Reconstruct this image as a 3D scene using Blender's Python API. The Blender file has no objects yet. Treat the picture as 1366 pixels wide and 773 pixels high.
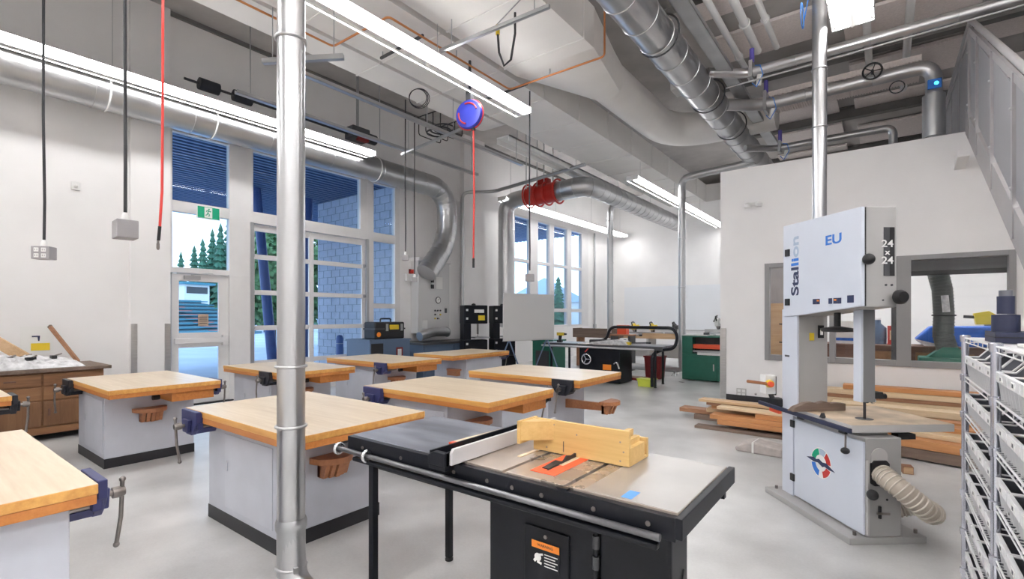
import bpy, bmesh, math, random
from mathutils import Vector, Matrix, Euler
random.seed(7)
R = math.radians
PI = math.pi
C = bpy.context.scene.collection
SC = bpy.context.scene
U0 = None

# ---------------------------------------------------------------- materials
def new_mat(name):
    m = bpy.data.materials.new(name); m.use_nodes = True
    nt = m.node_tree; b = nt.nodes['Principled BSDF']
    return m, nt, b

def mat(name, col, rough=.5, metal=0, var=0, vscale=6, bump=0, bscale=40, spec=None, stretch=None, detail=4, rvar=0):
    m, nt, b = new_mat(name)
    b.inputs['Base Color'].default_value = (*col, 1)
    b.inputs['Roughness'].default_value = rough
    b.inputs['Metallic'].default_value = metal
    if spec is not None: b.inputs['Specular IOR Level'].default_value = spec
    if var or bump or rvar:
        tc = nt.nodes.new('ShaderNodeTexCoord'); mp = nt.nodes.new('ShaderNodeMapping')
        nt.links.new(tc.outputs['Object'], mp.inputs['Vector'])
        if stretch: mp.inputs['Scale'].default_value = stretch
    if var or rvar:
        n = nt.nodes.new('ShaderNodeTexNoise'); n.inputs['Scale'].default_value = vscale; n.inputs['Detail'].default_value = detail
        nt.links.new(mp.outputs['Vector'], n.inputs['Vector'])
        if var:
            r = nt.nodes.new('ShaderNodeValToRGB')
            r.color_ramp.elements[0].position = .3; r.color_ramp.elements[1].position = .7
            r.color_ramp.elements[0].color = (*[max(0, c * (1 - var)) for c in col], 1)
            r.color_ramp.elements[1].color = (*[min(1, c * (1 + var)) for c in col], 1)
            nt.links.new(n.outputs['Fac'], r.inputs['Fac']); nt.links.new(r.outputs['Color'], b.inputs['Base Color'])
        if rvar:
            mr = nt.nodes.new('ShaderNodeMapRange'); mr.inputs['To Min'].default_value = max(.03, rough - rvar); mr.inputs['To Max'].default_value = rough + rvar
            nt.links.new(n.outputs['Fac'], mr.inputs['Value']); nt.links.new(mr.outputs['Result'], b.inputs['Roughness'])
    if bump:
        n2 = nt.nodes.new('ShaderNodeTexNoise'); n2.inputs['Scale'].default_value = bscale; n2.inputs['Detail'].default_value = 3
        nt.links.new(mp.outputs['Vector'], n2.inputs['Vector'])
        bp = nt.nodes.new('ShaderNodeBump'); bp.inputs['Strength'].default_value = bump; bp.inputs['Distance'].default_value = .01
        nt.links.new(n2.outputs['Fac'], bp.inputs['Height']); nt.links.new(bp.outputs['Normal'], b.inputs['Normal'])
    return m

def emit(name, col, s):
    m, nt, b = new_mat(name)
    b.inputs['Base Color'].default_value = (*col, 1)
    b.inputs['Emission Color'].default_value = (*col, 1); b.inputs['Emission Strength'].default_value = s
    return m

def glass(name, tint, refl=.06):
    m, nt, b = new_mat(name); nt.nodes.remove(b)
    out = nt.nodes['Material Output']
    t = nt.nodes.new('ShaderNodeBsdfTransparent'); t.inputs['Color'].default_value = (*tint, 1)
    g = nt.nodes.new('ShaderNodeBsdfGlossy'); g.inputs['Roughness'].default_value = .02
    lw = nt.nodes.new('ShaderNodeLayerWeight'); pw = nt.nodes.new('ShaderNodeMath'); pw.operation = 'POWER'; pw.inputs[1].default_value = 4
    nt.links.new(lw.outputs['Facing'], pw.inputs[0]); fr = nt.nodes.new('ShaderNodeMath'); fr.operation = 'MULTIPLY_ADD'; fr.inputs[1].default_value = .5; fr.inputs[2].default_value = .02
    nt.links.new(pw.outputs[0], fr.inputs[0])
    mx = nt.nodes.new('ShaderNodeMixShader')
    nt.links.new(fr.outputs[0], mx.inputs['Fac']); nt.links.new(t.outputs[0], mx.inputs[1]); nt.links.new(g.outputs[0], mx.inputs[2])
    nt.links.new(mx.outputs[0], out.inputs['Surface'])
    return m

def wood(name, c1, c2, rough=.45, scale=3, axis='x', rings=6):
    m, nt, b = new_mat(name)
    tc = nt.nodes.new('ShaderNodeTexCoord'); mp = nt.nodes.new('ShaderNodeMapping')
    s = {'x': (.12, 1.6, 1.6), 'y': (1.6, .12, 1.6), 'z': (1.6, 1.6, .12)}[axis]
    mp.inputs['Scale'].default_value = s
    nt.links.new(tc.outputs['Object'], mp.inputs['Vector'])
    n = nt.nodes.new('ShaderNodeTexNoise'); n.inputs['Scale'].default_value = scale * 8; n.inputs['Detail'].default_value = 6; n.inputs['Roughness'].default_value = .65
    nt.links.new(mp.outputs['Vector'], n.inputs['Vector'])
    n2 = nt.nodes.new('ShaderNodeTexNoise'); n2.inputs['Scale'].default_value = scale; n2.inputs['Detail'].default_value = 2
    nt.links.new(mp.outputs['Vector'], n2.inputs['Vector'])
    ma = nt.nodes.new('ShaderNodeMath'); ma.operation = 'ADD'
    nt.links.new(n.outputs['Fac'], ma.inputs[0]); nt.links.new(n2.outputs['Fac'], ma.inputs[1])
    r = nt.nodes.new('ShaderNodeValToRGB'); r.color_ramp.elements[0].position = .75; r.color_ramp.elements[1].position = 1.2
    r.color_ramp.elements[0].color = (*c1, 1); r.color_ramp.elements[1].color = (*c2, 1)
    mh = nt.nodes.new('ShaderNodeMath'); mh.operation = 'MULTIPLY'; mh.inputs[1].default_value = 1.0
    nt.links.new(ma.outputs[0], mh.inputs[0])
    r.color_ramp.elements[1].position = 1.0; r.color_ramp.elements[0].position = .0
    mr = nt.nodes.new('ShaderNodeMapRange'); mr.inputs['From Min'].default_value = .7; mr.inputs['From Max'].default_value = 1.3
    nt.links.new(mh.outputs[0], mr.inputs['Value']); nt.links.new(mr.outputs['Result'], r.inputs['Fac'])
    nt.links.new(r.outputs['Color'], b.inputs['Base Color'])
    b.inputs['Roughness'].default_value = rough
    return m

def concrete_floor():
    m, nt, b = new_mat('polished_concrete')
    tc = nt.nodes.new('ShaderNodeTexCoord')
    n = nt.nodes.new('ShaderNodeTexNoise'); n.inputs['Scale'].default_value = 1.3; n.inputs['Detail'].default_value = 5; n.inputs['Roughness'].default_value = .5; n.inputs['Distortion'].default_value = 0
    nt.links.new(tc.outputs['Object'], n.inputs['Vector'])
    r = nt.nodes.new('ShaderNodeValToRGB')
    r.color_ramp.elements[0].position = .26; r.color_ramp.elements[0].color = (.36, .362, .362, 1)
    r.color_ramp.elements[1].position = .74; r.color_ramp.elements[1].color = (.67, .67, .665, 1)
    nt.links.new(n.outputs['Fac'], r.inputs['Fac'])
    n2 = nt.nodes.new('ShaderNodeTexNoise'); n2.inputs['Scale'].default_value = 60; n2.inputs['Detail'].default_value = 4
    nt.links.new(tc.outputs['Object'], n2.inputs['Vector'])
    mx = nt.nodes.new('ShaderNodeMix'); mx.data_type = 'RGBA'; mx.blend_type = 'OVERLAY'; mx.inputs['Factor'].default_value = .10
    nt.links.new(r.outputs['Color'], mx.inputs['A']); nt.links.new(n2.outputs['Fac'], mx.inputs['B'])
    nt.links.new(mx.outputs['Result'], b.inputs['Base Color'])
    mr = nt.nodes.new('ShaderNodeMapRange'); mr.inputs['To Min'].default_value = .24; mr.inputs['To Max'].default_value = .36
    nt.links.new(n.outputs['Fac'], mr.inputs['Value']); nt.links.new(mr.outputs['Result'], b.inputs['Roughness'])
    return m

M = {}
M['wall'] = mat('painted_wall', (.82, .81, .805), .75, var=.03, vscale=1.2)
M['wall2'] = mat('painted_block', (.82, .812, .81), .75, var=.03, vscale=1.2)
M['floor'] = concrete_floor()
M['deck'] = mat('concrete_deck', (.46, .44, .425), .9, var=.15, vscale=1.5)
M['beam'] = mat('grey_steel_beam', (.16, .155, .15), .7, var=.1)
M['acoustic'] = mat('acoustic_board', (.82, .75, .72), .95, var=.07, vscale=30)
M['duct_white'] = mat('painted_duct', (.80, .785, .76), .5, var=.03, vscale=2)
M['galv'] = mat('galvanised_steel', (.53, .535, .545), .30, 1, var=.07, vscale=2, detail=1, rvar=.03)
M['galv_dull'] = mat('dull_galvanised_steel', (.48, .49, .50), .40, .95, var=.08, vscale=3, detail=1)
M['band'] = mat('clamp_band_steel', (.55, .55, .56), .35, 1)
M['frame'] = mat('white_window_frame', (.72, .71, .71), .45, var=.02)
M['frame_grey'] = mat('grey_window_frame', (.27, .27, .275), .5)
M['glass'] = glass('window_glass', (.86, .94, 1.0))
M['glass_in'] = glass('interior_glass', (.96, .965, .97))
M['alum'] = mat('brushed_aluminium', (.55, .54, .53), .35, 1, var=.1, stretch=(1, 1, 20))
M['benchgrey'] = mat('grey_painted_cabinet', (.50, .52, .58), .5, var=.05, vscale=5)
M['benchpanel'] = mat('grey_painted_panel', (.53, .55, .61), .45, var=.04, vscale=5)
M['maple'] = wood('maple_top', (.54, .42, .29), (.74, .63, .48), .30, 2.2, 'x')
M['maple_y'] = wood('maple_top_crosswise', (.54, .42, .29), (.74, .63, .48), .30, 2.2, 'y')
M['edge'] = wood('amber_varnished_edge', (.52, .23, .05), (.76, .42, .12), .35, 3, 'x')
M['apron'] = wood('orange_varnished_apron', (.42, .14, .03), (.60, .24, .06), .38, 3, 'x')
M['seatwood'] = wood('brown_seat_wood', (.30, .11, .05), (.48, .21, .09), .4, 3, 'y')
M['plinth'] = mat('black_rubber_plinth', (.018, .018, .022), .5)
M['vise'] = mat('indigo_cast_iron', (.035, .04, .13), .42, .2, var=.1)
M['vise_black'] = mat('black_cast_iron', (.02, .022, .03), .45, .2)
M['steel'] = mat('worn_steel', (.27, .245, .23), .35, 1, var=.15, vscale=20)
M['railsteel'] = mat('dark_scuffed_rail', (.22, .22, .23), .3, .9, var=.5, vscale=9, stretch=(.3, 4, 4))
M['chrome'] = mat('chrome', (.75, .75, .77), .12, 1)
M['black'] = mat('black_paint', (.007, .008, .012), .33, var=.3, vscale=8, spec=.3)
M['guardgrey'] = mat('grey_guard_steel', (.24, .24, .25), .4, .4)
M['blackm'] = mat('black_plastic', (.015, .015, .017), .5)
M['darkgrey'] = mat('dark_grey_paint', (.06, .062, .068), .5)
M['laminate'] = mat('scuffed_dark_laminate', (.16, .17, .20), .36, var=.45, vscale=3, detail=8, stretch=(.6, 3, 1), rvar=.12)
M['castiron'] = mat('ground_cast_iron', (.48, .415, .36), .28, .6, var=.24, vscale=4, detail=7, rvar=.1)
M['wingsheen'] = mat('cast_wing_sheen', (.50, .485, .47), .33, .6, var=.14, vscale=2.5, detail=6, rvar=.08)  # paler than the cast table, reflected light put into the colour
M['fenceface'] = mat('grey_fence_face', (.50, .49, .50), .5)
M['red'] = mat('red_paint', (.55, .03, .02), .4)
M['orange'] = mat('orange_insert', (.85, .11, .04), .4)
M['orange2'] = mat('warning_orange', (.85, .25, .02), .5)
M['blade'] = mat('saw_blade_steel', (.08, .08, .085), .35, .8)
M['pine'] = wood('pine_plywood', (.52, .32, .10), (.70, .48, .20), .5, 2.5, 'x')
M['pine_pale'] = wood('pale_pine', (.62, .48, .30), (.78, .66, .48), .55, 2.5, 'x')
M['bluetape'] = mat('blue_tape', (.12, .33, .70), .6)
M['sawlit'] = mat('enamel_lit_blue_white', (.60, .64, .72), .4, var=.015)  # left faces paler and bluer, window light put into the colour
M['sawgrey'] = mat('enamel_unlit_warm_grey', (.38, .375, .37), .45, var=.02)  # faces turned from the window, their shade put into the colour
M['sawtable'] = mat('dusty_saw_table', (.55, .44, .32), .5, .2, var=.3, vscale=5, detail=6)
M['sawedge'] = mat('machine_grey_edge', (.52, .51, .50), .45)
M['logoblue'] = mat('print_blue', (.03, .18, .62), .5)
M['logonavy'] = mat('print_navy', (.02, .03, .09), .5)
M['logofade'] = mat('print_faded_blue', (.36, .45, .58), .5)
M['white'] = mat('white_plastic', (.78, .78, .77), .45)
M['boardwhite'] = mat('whiteboard_enamel', (.76, .78, .81), .35)
M['paper'] = mat('white_paper', (.80, .80, .78), .8)
M['yellow'] = mat('yellow_plastic', (.80, .58, .03), .45)
M['tan'] = mat('tan_notice', (.48, .36, .27), .8)
M['green'] = mat('green_machine_paint', (.02, .15, .10), .42, var=.08)
M['green_sign'] = mat('exit_sign_green', (.0, .35, .18), .5)
M['darkgreyblind'] = mat('grey_blind_fabric', (.14, .14, .145), .7)
M['hose'] = mat('translucent_hose_plastic', (.46, .40, .33), .3)
M['hose_wire'] = mat('hose_wire', (.62, .57, .50), .3, .4)
M['redhose'] = mat('red_air_hose', (.72, .05, .04), .4)
M['cord'] = mat('black_cord', (.03, .03, .035), .5)
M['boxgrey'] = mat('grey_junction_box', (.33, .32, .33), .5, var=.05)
M['reelblue'] = mat('blue_hose_reel', (.035, .05, .45), .35)
M['copper'] = mat('copper_pipe', (.60, .25, .10), .4, .7)
M['stair'] = mat('grey_stair_paint', (.36, .35, .355), .45, var=.03)
M['stairpanel'] = mat('grey_mesh_panel', (.33, .33, .345), .55, .2)
M['bin'] = mat('clear_grey_bin', (.13, .135, .155), .3)
M['bin_in'] = mat('bin_contents_dark', (.05, .05, .055), .7)
M['rackpost'] = mat('rack_post_chrome', (.62, .63, .70), .22, .8)
M['wire'] = mat('rack_white_wire', (.85, .85, .86), .35, .2)
M['navy'] = mat('navy_plastic', (.02, .025, .06), .45)
M['board1'] = wood('orange_fir_board', (.42, .17, .06), (.62, .30, .12), .6, 3, 'x')
M['board2'] = wood('pale_pine_board', (.58, .42, .24), (.76, .60, .40), .6, 3, 'x')
M['board3'] = wood('brown_cedar_board', (.24, .11, .06), (.42, .22, .12), .65, 3, 'x')
M['board4'] = wood('weathered_dark_board', (.12, .085, .065), (.24, .17, .13), .7, 3, 'x')
M['board5'] = wood('tan_hemlock_board', (.48, .30, .16), (.64, .44, .26), .6, 3, 'x')
M['wrap'] = mat('dusty_wrapped_plastic', (.44, .40, .38), .5, var=.2, vscale=12)
M['oldwood'] = wood('old_cabinet_wood', (.17, .075, .03), (.32, .16, .07), .5, 3, 'y')
M['oldwood_z'] = wood('old_cabinet_door_wood', (.17, .08, .035), (.29, .15, .07), .5, 3, 'z')
M['sheet'] = mat('crumpled_plastic_sheet', (.60, .60, .61), .3, var=.3, vscale=14)
M['bluebin'] = mat('slate_blue_plastic', (.10, .15, .24), .5)
M['greypale'] = mat('pale_grey_panel', (.60, .60, .60), .5)
M['bluetarp'] = mat('blue_tarpaulin', (.02, .13, .55), .45, var=.15)
M['greyduct'] = mat('grey_flexible_duct', (.085, .095, .09), .4, .3)
M['darkbrown'] = wood('dark_counter_wood', (.10, .045, .03), (.18, .09, .06), .5, 3, 'x')
M['redbin'] = mat('dark_red_bin', (.22, .02, .02), .5)
M['limebin'] = mat('lime_plastic', (.55, .62, .06), .5)
M['purple'] = mat('purple_valve', (.12, .10, .45), .4)
M['bluetube'] = mat('blue_air_tube', (.08, .28, .75), .35)
M['cyan_led'] = emit('cyan_indicator', (.05, .7, .9), 3)
M['lens'] = emit('fluorescent_tube', (1.0, .99, .99), 20)
M['lens2'] = emit('slim_fluorescent_tube', (1.0, .99, .99), 12)
M['added_uplight'] = emit('added_uplight_glow', (1.0, .99, .99), 42)  # upward glow added to the high bays to lift the deck
M['fixture'] = mat('white_light_housing', (.80, .80, .79), .4)
M['ext_block'] = mat('grey_concrete_block', (.55, .57, .64), .85, var=.06)
M['ext_block2'] = mat('grey_mortar', (.30, .33, .36), .9)
M['ext_ground'] = mat('pale_asphalt', (.42, .45, .50), .85, var=.1, vscale=.6)
M['soffit'] = mat('ribbed_metal_soffit', (.13, .19, .33), .5, .2)
M['extcol'] = mat('blue_steel_column', (.06, .10, .26), .45)
M['leaf'] = mat('conifer_green', (.045, .13, .075), .8, var=.4, vscale=2)
M['leaf2'] = mat('shrub_green', (.10, .20, .07), .8, var=.4, vscale=4)
M['bark'] = mat('tree_bark', (.12, .08, .06), .9)
M['teal'] = mat('teal_bleacher', (.05, .22, .28), .5)
M['tealdark'] = mat('dark_teal_concrete', (.10, .20, .24), .8)  # darker teal for the solid stepped base
M['redseat'] = mat('faded_red_seat', (.42, .16, .13), .6)
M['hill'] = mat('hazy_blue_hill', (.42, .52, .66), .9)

# ---------------------------------------------------------------- mesh builder
class MB:
    def __init__(s): s.v = []; s.f = []; s.m = []; s.sm = []
    def add(s, vs, fs, mi=0, smooth=False):
        o = len(s.v); s.v += [tuple(v) for v in vs]
        for f in fs: s.f.append([i + o for i in f]); s.m.append(mi); s.sm.append(smooth)
        return s
    def box(s, x0, x1, y0, y1, z0, z1, mi=0):
        v = [(x0, y0, z0), (x1, y0, z0), (x1, y1, z0), (x0, y1, z0), (x0, y0, z1), (x1, y0, z1), (x1, y1, z1), (x0, y1, z1)]
        return s.add(v, [(0, 3, 2, 1), (4, 5, 6, 7), (0, 1, 5, 4), (1, 2, 6, 5), (2, 3, 7, 6), (3, 0, 4, 7)], mi)
    def rbox(s, c, d, rot=(0, 0, 0), mi=0):
        e = Euler(rot).to_matrix(); c = Vector(c); a, b, g = [k / 2 for k in d]
        v = [c + e @ Vector(p) for p in [(-a, -b, -g), (a, -b, -g), (a, b, -g), (-a, b, -g), (-a, -b, g), (a, -b, g), (a, b, g), (-a, b, g)]]
        return s.add(v, [(0, 3, 2, 1), (4, 5, 6, 7), (0, 1, 5, 4), (1, 2, 6, 5), (2, 3, 7, 6), (3, 0, 4, 7)], mi)
    def bar(s, p0, p1, w, h=None, mi=0):
        h = h or w; p0 = Vector(p0); p1 = Vector(p1); d = (p1 - p0); L = d.length; d.normalize()
        up = Vector((0, 0, 1)) if abs(d.z) < .95 else Vector((0, 1, 0))
        x = d.cross(up).normalized(); z = x.cross(d)
        v = [p + x * a * w / 2 + z * b * h / 2 for p in (p0, p1) for a, b in ((-1, -1), (1, -1), (1, 1), (-1, 1))]
        return s.add(v, [(0, 1, 2, 3), (7, 6, 5, 4), (0, 4, 5, 1), (1, 5, 6, 2), (2, 6, 7, 3), (3, 7, 4, 0)], mi)
    def tube(s, pts, r, n=12, mi=0, cap=True, closed=False):
        pts = [Vector(p) for p in pts]; k = len(pts)
        rs = r if isinstance(r, (list, tuple)) else [r] * k
        t = []
        for i in range(k):
            if closed: d = pts[(i + 1) % k] - pts[i - 1]
            else: d = pts[min(i + 1, k - 1)] - pts[max(i - 1, 0)]
            t.append(d.normalized() if d.length > 1e-9 else Vector((0, 0, 1)))
        u = t[0].orthogonal().normalized(); vs = []
        for i in range(k):
            u = (u - t[i] * u.dot(t[i]))
            u = u.normalized() if u.length > 1e-6 else t[i].orthogonal().normalized()
            w = t[i].cross(u)
            for j in range(n):
                a = 2 * PI * j / n; vs.append(pts[i] + (u * math.cos(a) + w * math.sin(a)) * rs[i])
        fs = []
        for i in range(k if closed else k - 1):
            a = i * n; b = ((i + 1) % k) * n
            for j in range(n): fs.append((a + j, a + (j + 1) % n, b + (j + 1) % n, b + j))
        s.add(vs, fs, mi, True)
        if cap and not closed:
            o = len(s.v) - len(vs)
            s.f.append([o + j for j in reversed(range(n))]); s.m.append(mi); s.sm.append(False)
            s.f.append([o + (k - 1) * n + j for j in range(n)]); s.m.append(mi); s.sm.append(False)
        return s
    def cyl(s, p0, p1, r, r1=None, n=16, mi=0): return s.tube([p0, p1], [r, r if r1 is None else r1], n, mi)
    def ring(s, c, R_, r, axis='z', n=24, m=8, mi=0):
        p = []
        for i in range(n):
            a = 2 * PI * i / n; x, y = R_ * math.cos(a), R_ * math.sin(a)
            p.append({'z': (c[0] + x, c[1] + y, c[2]), 'y': (c[0] + x, c[1], c[2] + y), 'x': (c[0], c[1] + x, c[2] + y)}[axis])
        return s.tube(p, r, m, mi, closed=True)
    def prism(s, poly, axis, a, b, mi=0):
        n = len(poly)
        def P(p, t): return {'x': (t, p[0], p[1]), 'y': (p[0], t, p[1]), 'z': (p[0], p[1], t)}[axis]
        vs = [P(p, a) for p in poly] + [P(p, b) for p in poly]
        fs = [list(reversed(range(n))), list(range(n, 2 * n))] + [(i, (i + 1) % n, (i + 1) % n + n, i + n) for i in range(n)]
        return s.add(vs, fs, mi)
    def sph(s, c, r, n=16, m=10, mi=0, sc=(1, 1, 1)):
        vs = []; fs = []
        for i in range(m + 1):
            th = PI * i / m
            for j in range(n):
                a = 2 * PI * j / n
                vs.append((c[0] + r * sc[0] * math.sin(th) * math.cos(a), c[1] + r * sc[1] * math.sin(th) * math.sin(a), c[2] + r * sc[2] * math.cos(th)))
        for i in range(m):
            for j in range(n): fs.append((i * n + j, (i + 1) * n + j, (i + 1) * n + (j + 1) % n, i * n + (j + 1) % n))
        return s.add(vs, fs, mi, True)
    def lathe(s, prof, c=(0, 0, 0), axis='z', n=24, mi=0):
        p = []
        vs = []; fs = []; k = len(prof)
        for r, h in prof:
            for j in range(n):
                a = 2 * PI * j / n; x, y = r * math.cos(a), r * math.sin(a)
                q = {'z': (x, y, h), 'y': (x, h, y), 'x': (h, x, y)}[axis]
                vs.append((c[0] + q[0], c[1] + q[1], c[2] + q[2]))
        for i in range(k - 1):
            for j in range(n): fs.append((i * n + j, i * n + (j + 1) % n, (i + 1) * n + (j + 1) % n, (i + 1) * n + j))
        return s.add(vs, fs, mi, True)
    def build(s, name, ms, parent=None, loc=None, bevel=0, fix=True):
        me = bpy.data.meshes.new(name)
        vs = s.v if loc is None else [(a - loc[0], b - loc[1], c - loc[2]) for a, b, c in s.v]
        me.from_pydata(vs, [], s.f)
        for m in (ms if isinstance(ms, (list, tuple)) else [ms]): me.materials.append(M[m] if isinstance(m, str) else m)
        me.polygons.foreach_set('material_index', s.m); me.polygons.foreach_set('use_smooth', s.sm)
        if fix:
            b = bmesh.new(); b.from_mesh(me); bmesh.ops.remove_doubles(b, verts=b.verts, dist=1e-6); bmesh.ops.recalc_face_normals(b, faces=b.faces); b.to_mesh(me); b.free()
        if any(s.sm): me.set_sharp_from_angle(angle=R(50))
        o = bpy.data.objects.new(name, me); C.objects.link(o)
        if loc is not None: o.location = loc
        if parent is not None: o.parent = parent
        if bevel:
            bv = o.modifiers.new('edge', 'BEVEL'); bv.width = bevel; bv.segments = 2; bv.limit_method = 'ANGLE'; bv.angle_limit = R(40)
        return o

def fillet(pts, r, n=6):
    pts = [Vector(p) for p in pts]; out = [pts[0]]
    for i in range(1, len(pts) - 1):
        a, b, c = pts[i - 1], pts[i], pts[i + 1]
        d1 = (a - b); d2 = (c - b); rr = min(r, d1.length * .49, d2.length * .49)
        p0 = b + d1.normalized() * rr; p1 = b + d2.normalized() * rr
        for k in range(n + 1):
            t = k / n; out.append((1 - t) ** 2 * p0 + 2 * t * (1 - t) * b + t * t * p1)
    out.append(pts[-1]); return out

def T(name, label, cat, loc=(0, 0, 0), rz=0, group=None):
    o = bpy.data.objects.new(name, None); C.objects.link(o); o.empty_display_size = .05
    o.location = loc; o.rotation_euler = (0, 0, rz)
    o['label'] = label; o['category'] = cat; o['kind'] = 'thing'
    if group: o['group'] = group
    return o
def tag(o, label, cat, group=None, kind='thing'):
    o['label'] = label; o['category'] = cat; o['kind'] = kind
    if group: o['group'] = group
    return o
def struct(o):
    o['kind'] = 'structure'; return o
def copy_tree(o, parent=None):
    c = o.copy(); C.objects.link(c)
    if parent is not None: c.parent = parent
    for ch in list(o.children): copy_tree(ch, c)
    return c
def text(name, s, size, m, parent, loc, rot, ext=.001, xs=1.0, align='CENTER', bold=0):
    cu = bpy.data.curves.new(name, 'FONT'); cu.body = s; cu.size = size; cu.extrude = ext; cu.align_x = align; cu.align_y = 'CENTER'; cu.offset = bold
    tmp = bpy.data.objects.new('tmp', cu); C.objects.link(tmp); bpy.context.view_layer.update()
    me = bpy.data.meshes.new_from_object(tmp.evaluated_get(bpy.context.evaluated_depsgraph_get()))
    bpy.data.objects.remove(tmp); me.materials.clear(); me.materials.append(M[m])
    o = bpy.data.objects.new(name, me); C.objects.link(o); me.name = name
    o.parent = parent; o.location = loc; o.rotation_euler = rot; o.scale = (xs, 1, 1); o['width'] = max((v.co.x for v in me.vertices), default=0) * xs
    return o

# ================================================================ THE SETTING
XL, YF, ZC = -9.2, 19.1, 6.4
XR, YB = 4.2, -6.0
struct(MB().box(XL - .3, XR + .2, YB - .2, YF + .2, -.2, 0).build('floor', 'floor'))
struct(MB().box(XL - .3, XR + .2, YB - .2, YF + .2, ZC, ZC + .2).build('ceiling', 'deck'))
w = MB()
w.box(XL - .25, XL, YB, 3.0, 0, ZC); w.box(XL - .25, XL, 3.0, 7.72, 4.56, ZC); w.box(XL - .25, XL, 7.72, 12.2, 0, ZC)
w.box(XL - .25, XL, 12.2, 17.05, 4.68, ZC); w.box(XL - .25, XL, 12.2, 17.05, 0, 1.1); w.box(XL - .25, XL, 17.05, YF, 0, ZC)
struct(w.build('wall_left', 'wall'))
struct(MB().box(XL - .25, XR, YF, YF + .2, 0, ZC).build('wall_far', 'wall'))
struct(MB().box(XR, XR + .2, YB, YF, 0, ZC).build('wall_right', 'wall'))
struct(MB().box(XL - .25, XR, YB - .2, YB, 0, ZC).build('wall_back', 'wall'))
# partition room with its windows
PX0, PW = -2.35, 9.3
w = MB(); wx0, wx1, wz0, wz1 = -1.63, 1.40, .74, 2.38
w.box(PX0, wx0, PW, PW + .15, 0, 4.07); w.box(wx1, XR, PW, PW + .15, 0, 4.07); w.box(wx0, wx1, PW, PW + .15, 0, wz0); w.box(wx0, wx1, PW, PW + .15, wz1, 4.07)
struct(w.build('wall_partition', 'wall2'))
struct(MB().box(PX0, PX0 + .15, PW + .15, YF, 0, 4.07).build('wall_partition_side', 'wall2'))
struct(MB().box(PX0 + .15, XR, PW + .15, YF, 3.93, 4.05).build('floor_mezzanine', 'wall2'))
struct(MB().box(PX0 + .15, XR, 14.2, 14.35, 0, 3.93).build('wall_partition_back', 'wall'))
def win_grid(name, plane, axis, us, zs, bw, depth, fm, gm, skip=(), thick=.012):
    """a framed window: bars at every u of us and every z of zs, one pane per cell; axis 'y' = wall in plane X, 'x' = wall in plane Y"""
    fr = MB()
    def bx(mb, u0, u1, z0, z1, d0, d1):
        if axis == 'y': mb.box(plane + d0, plane + d1, u0, u1, z0, z1)
        else: mb.box(u0, u1, plane + d0, plane + d1, z0, z1)
    for a, b in us: bx(fr, a, b, zs[0][0], zs[-1][1], -depth / 2, depth / 2)
    for a, b in zs:
        for i in range(len(us) - 1): bx(fr, us[i][1], us[i + 1][0], a, b, -depth / 2 + .004, depth / 2 - .004)
    f = fr.build(name, fm, bevel=.004); struct(f)
    for i in range(len(us) - 1):
        for j in range(len(zs) - 1):
            if (i, j) in skip: continue
            p = MB(); bx(p, us[i][1] - .005, us[i + 1][0] + .005, zs[j][1] - .005, zs[j + 1][0] + .005, -thick / 2, thick / 2)
            p.build('pane', gm, f)
    return f
GX = XL - .06
win_grid('window_1', GX, 'y', [(3.0, 3.03), (3.9, 4.27)], [(2.2, 2.29), (3.2, 3.38), (4.5, 4.56)], 0, .12, 'frame', 'glass')
win_grid('window_2', GX, 'y', [(4.27, 4.31), (6.62, 6.80)], [(3.19, 3.40), (4.5, 4.56)], 0, .12, 'frame', 'glass')
win_grid('window_3', GX, 'y', [(6.80, 6.97), (7.58, 7.72)], [(0, .75), (1.66, 1.77), (3.18, 3.38), (4.5, 4.56)], 0, .12, 'frame', 'glass')
win_grid('window_4', GX, 'y', [(12.2, 12.28), (13.11, 13.57), (14.28, 14.57), (15.46, 15.76), (16.54, 17.05)], [(1.1, 1.16), (1.62, 1.74), (3.2, 3.3), (4.62, 4.68)], 0, .14, 'frame', 'glass')
# personnel door
dr = MB()
for a in ((3.03, 3.13, .02, 2.19), (3.74, 3.9, .02, 2.19), (3.13, 3.74, 2.07, 2.19), (3.13, 3.74, .96, 1.21), (3.13, 3.74, .02, .4)): dr.box(GX - .025, GX + .025, *a)
door = struct(dr.build('door_1', 'frame', bevel=.004))
MB().box(GX - .005, GX + .005, 3.12, 3.75, 1.2, 2.08).build('pane', 'glass', door)
MB().box(GX - .005, GX + .005, 3.12, 3.75, .39, .97).build('pane', 'glass', door)
pb = MB(); pb.box(GX + .025, GX + .06, 3.08, 3.2, 1.04, 1.12); pb.box(GX + .06, GX + .10, 3.05, 3.86, 1.03, 1.12); pb.box(GX + .025, GX + .09, 3.78, 3.87, .98, 1.16)
pb.build('panic_bar', 'frame', door, bevel=.006)
cl = MB(); cl.box(GX + .025, GX + .07, 3.2, 3.44, 2.10, 2.16); cl.bar((GX + .06, 3.3, 2.17), (GX + .25, 3.5, 2.2), .02, .012); cl.bar((GX + .25, 3.5, 2.2), (GX + .07, 3.62, 2.21), .02, .012)
cl.build('door_closer', 'galv_dull', door)
MB().box(GX + .012, GX + .016, 3.42, 3.58, 1.32, 1.52).build('paper_notice', 'tan', door)
n = MB()
for k in range(4): n.box(GX + .016, GX + .0175, 3.44, 3.56, 1.36 + k * .035, 1.372 + k * .035)
n.build('printed_lines', 'darkgrey', door)
MB().box(XL - .12, XL + .05, 3.0, 3.95, 0, .02).build('threshold', 'black', door)
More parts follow.
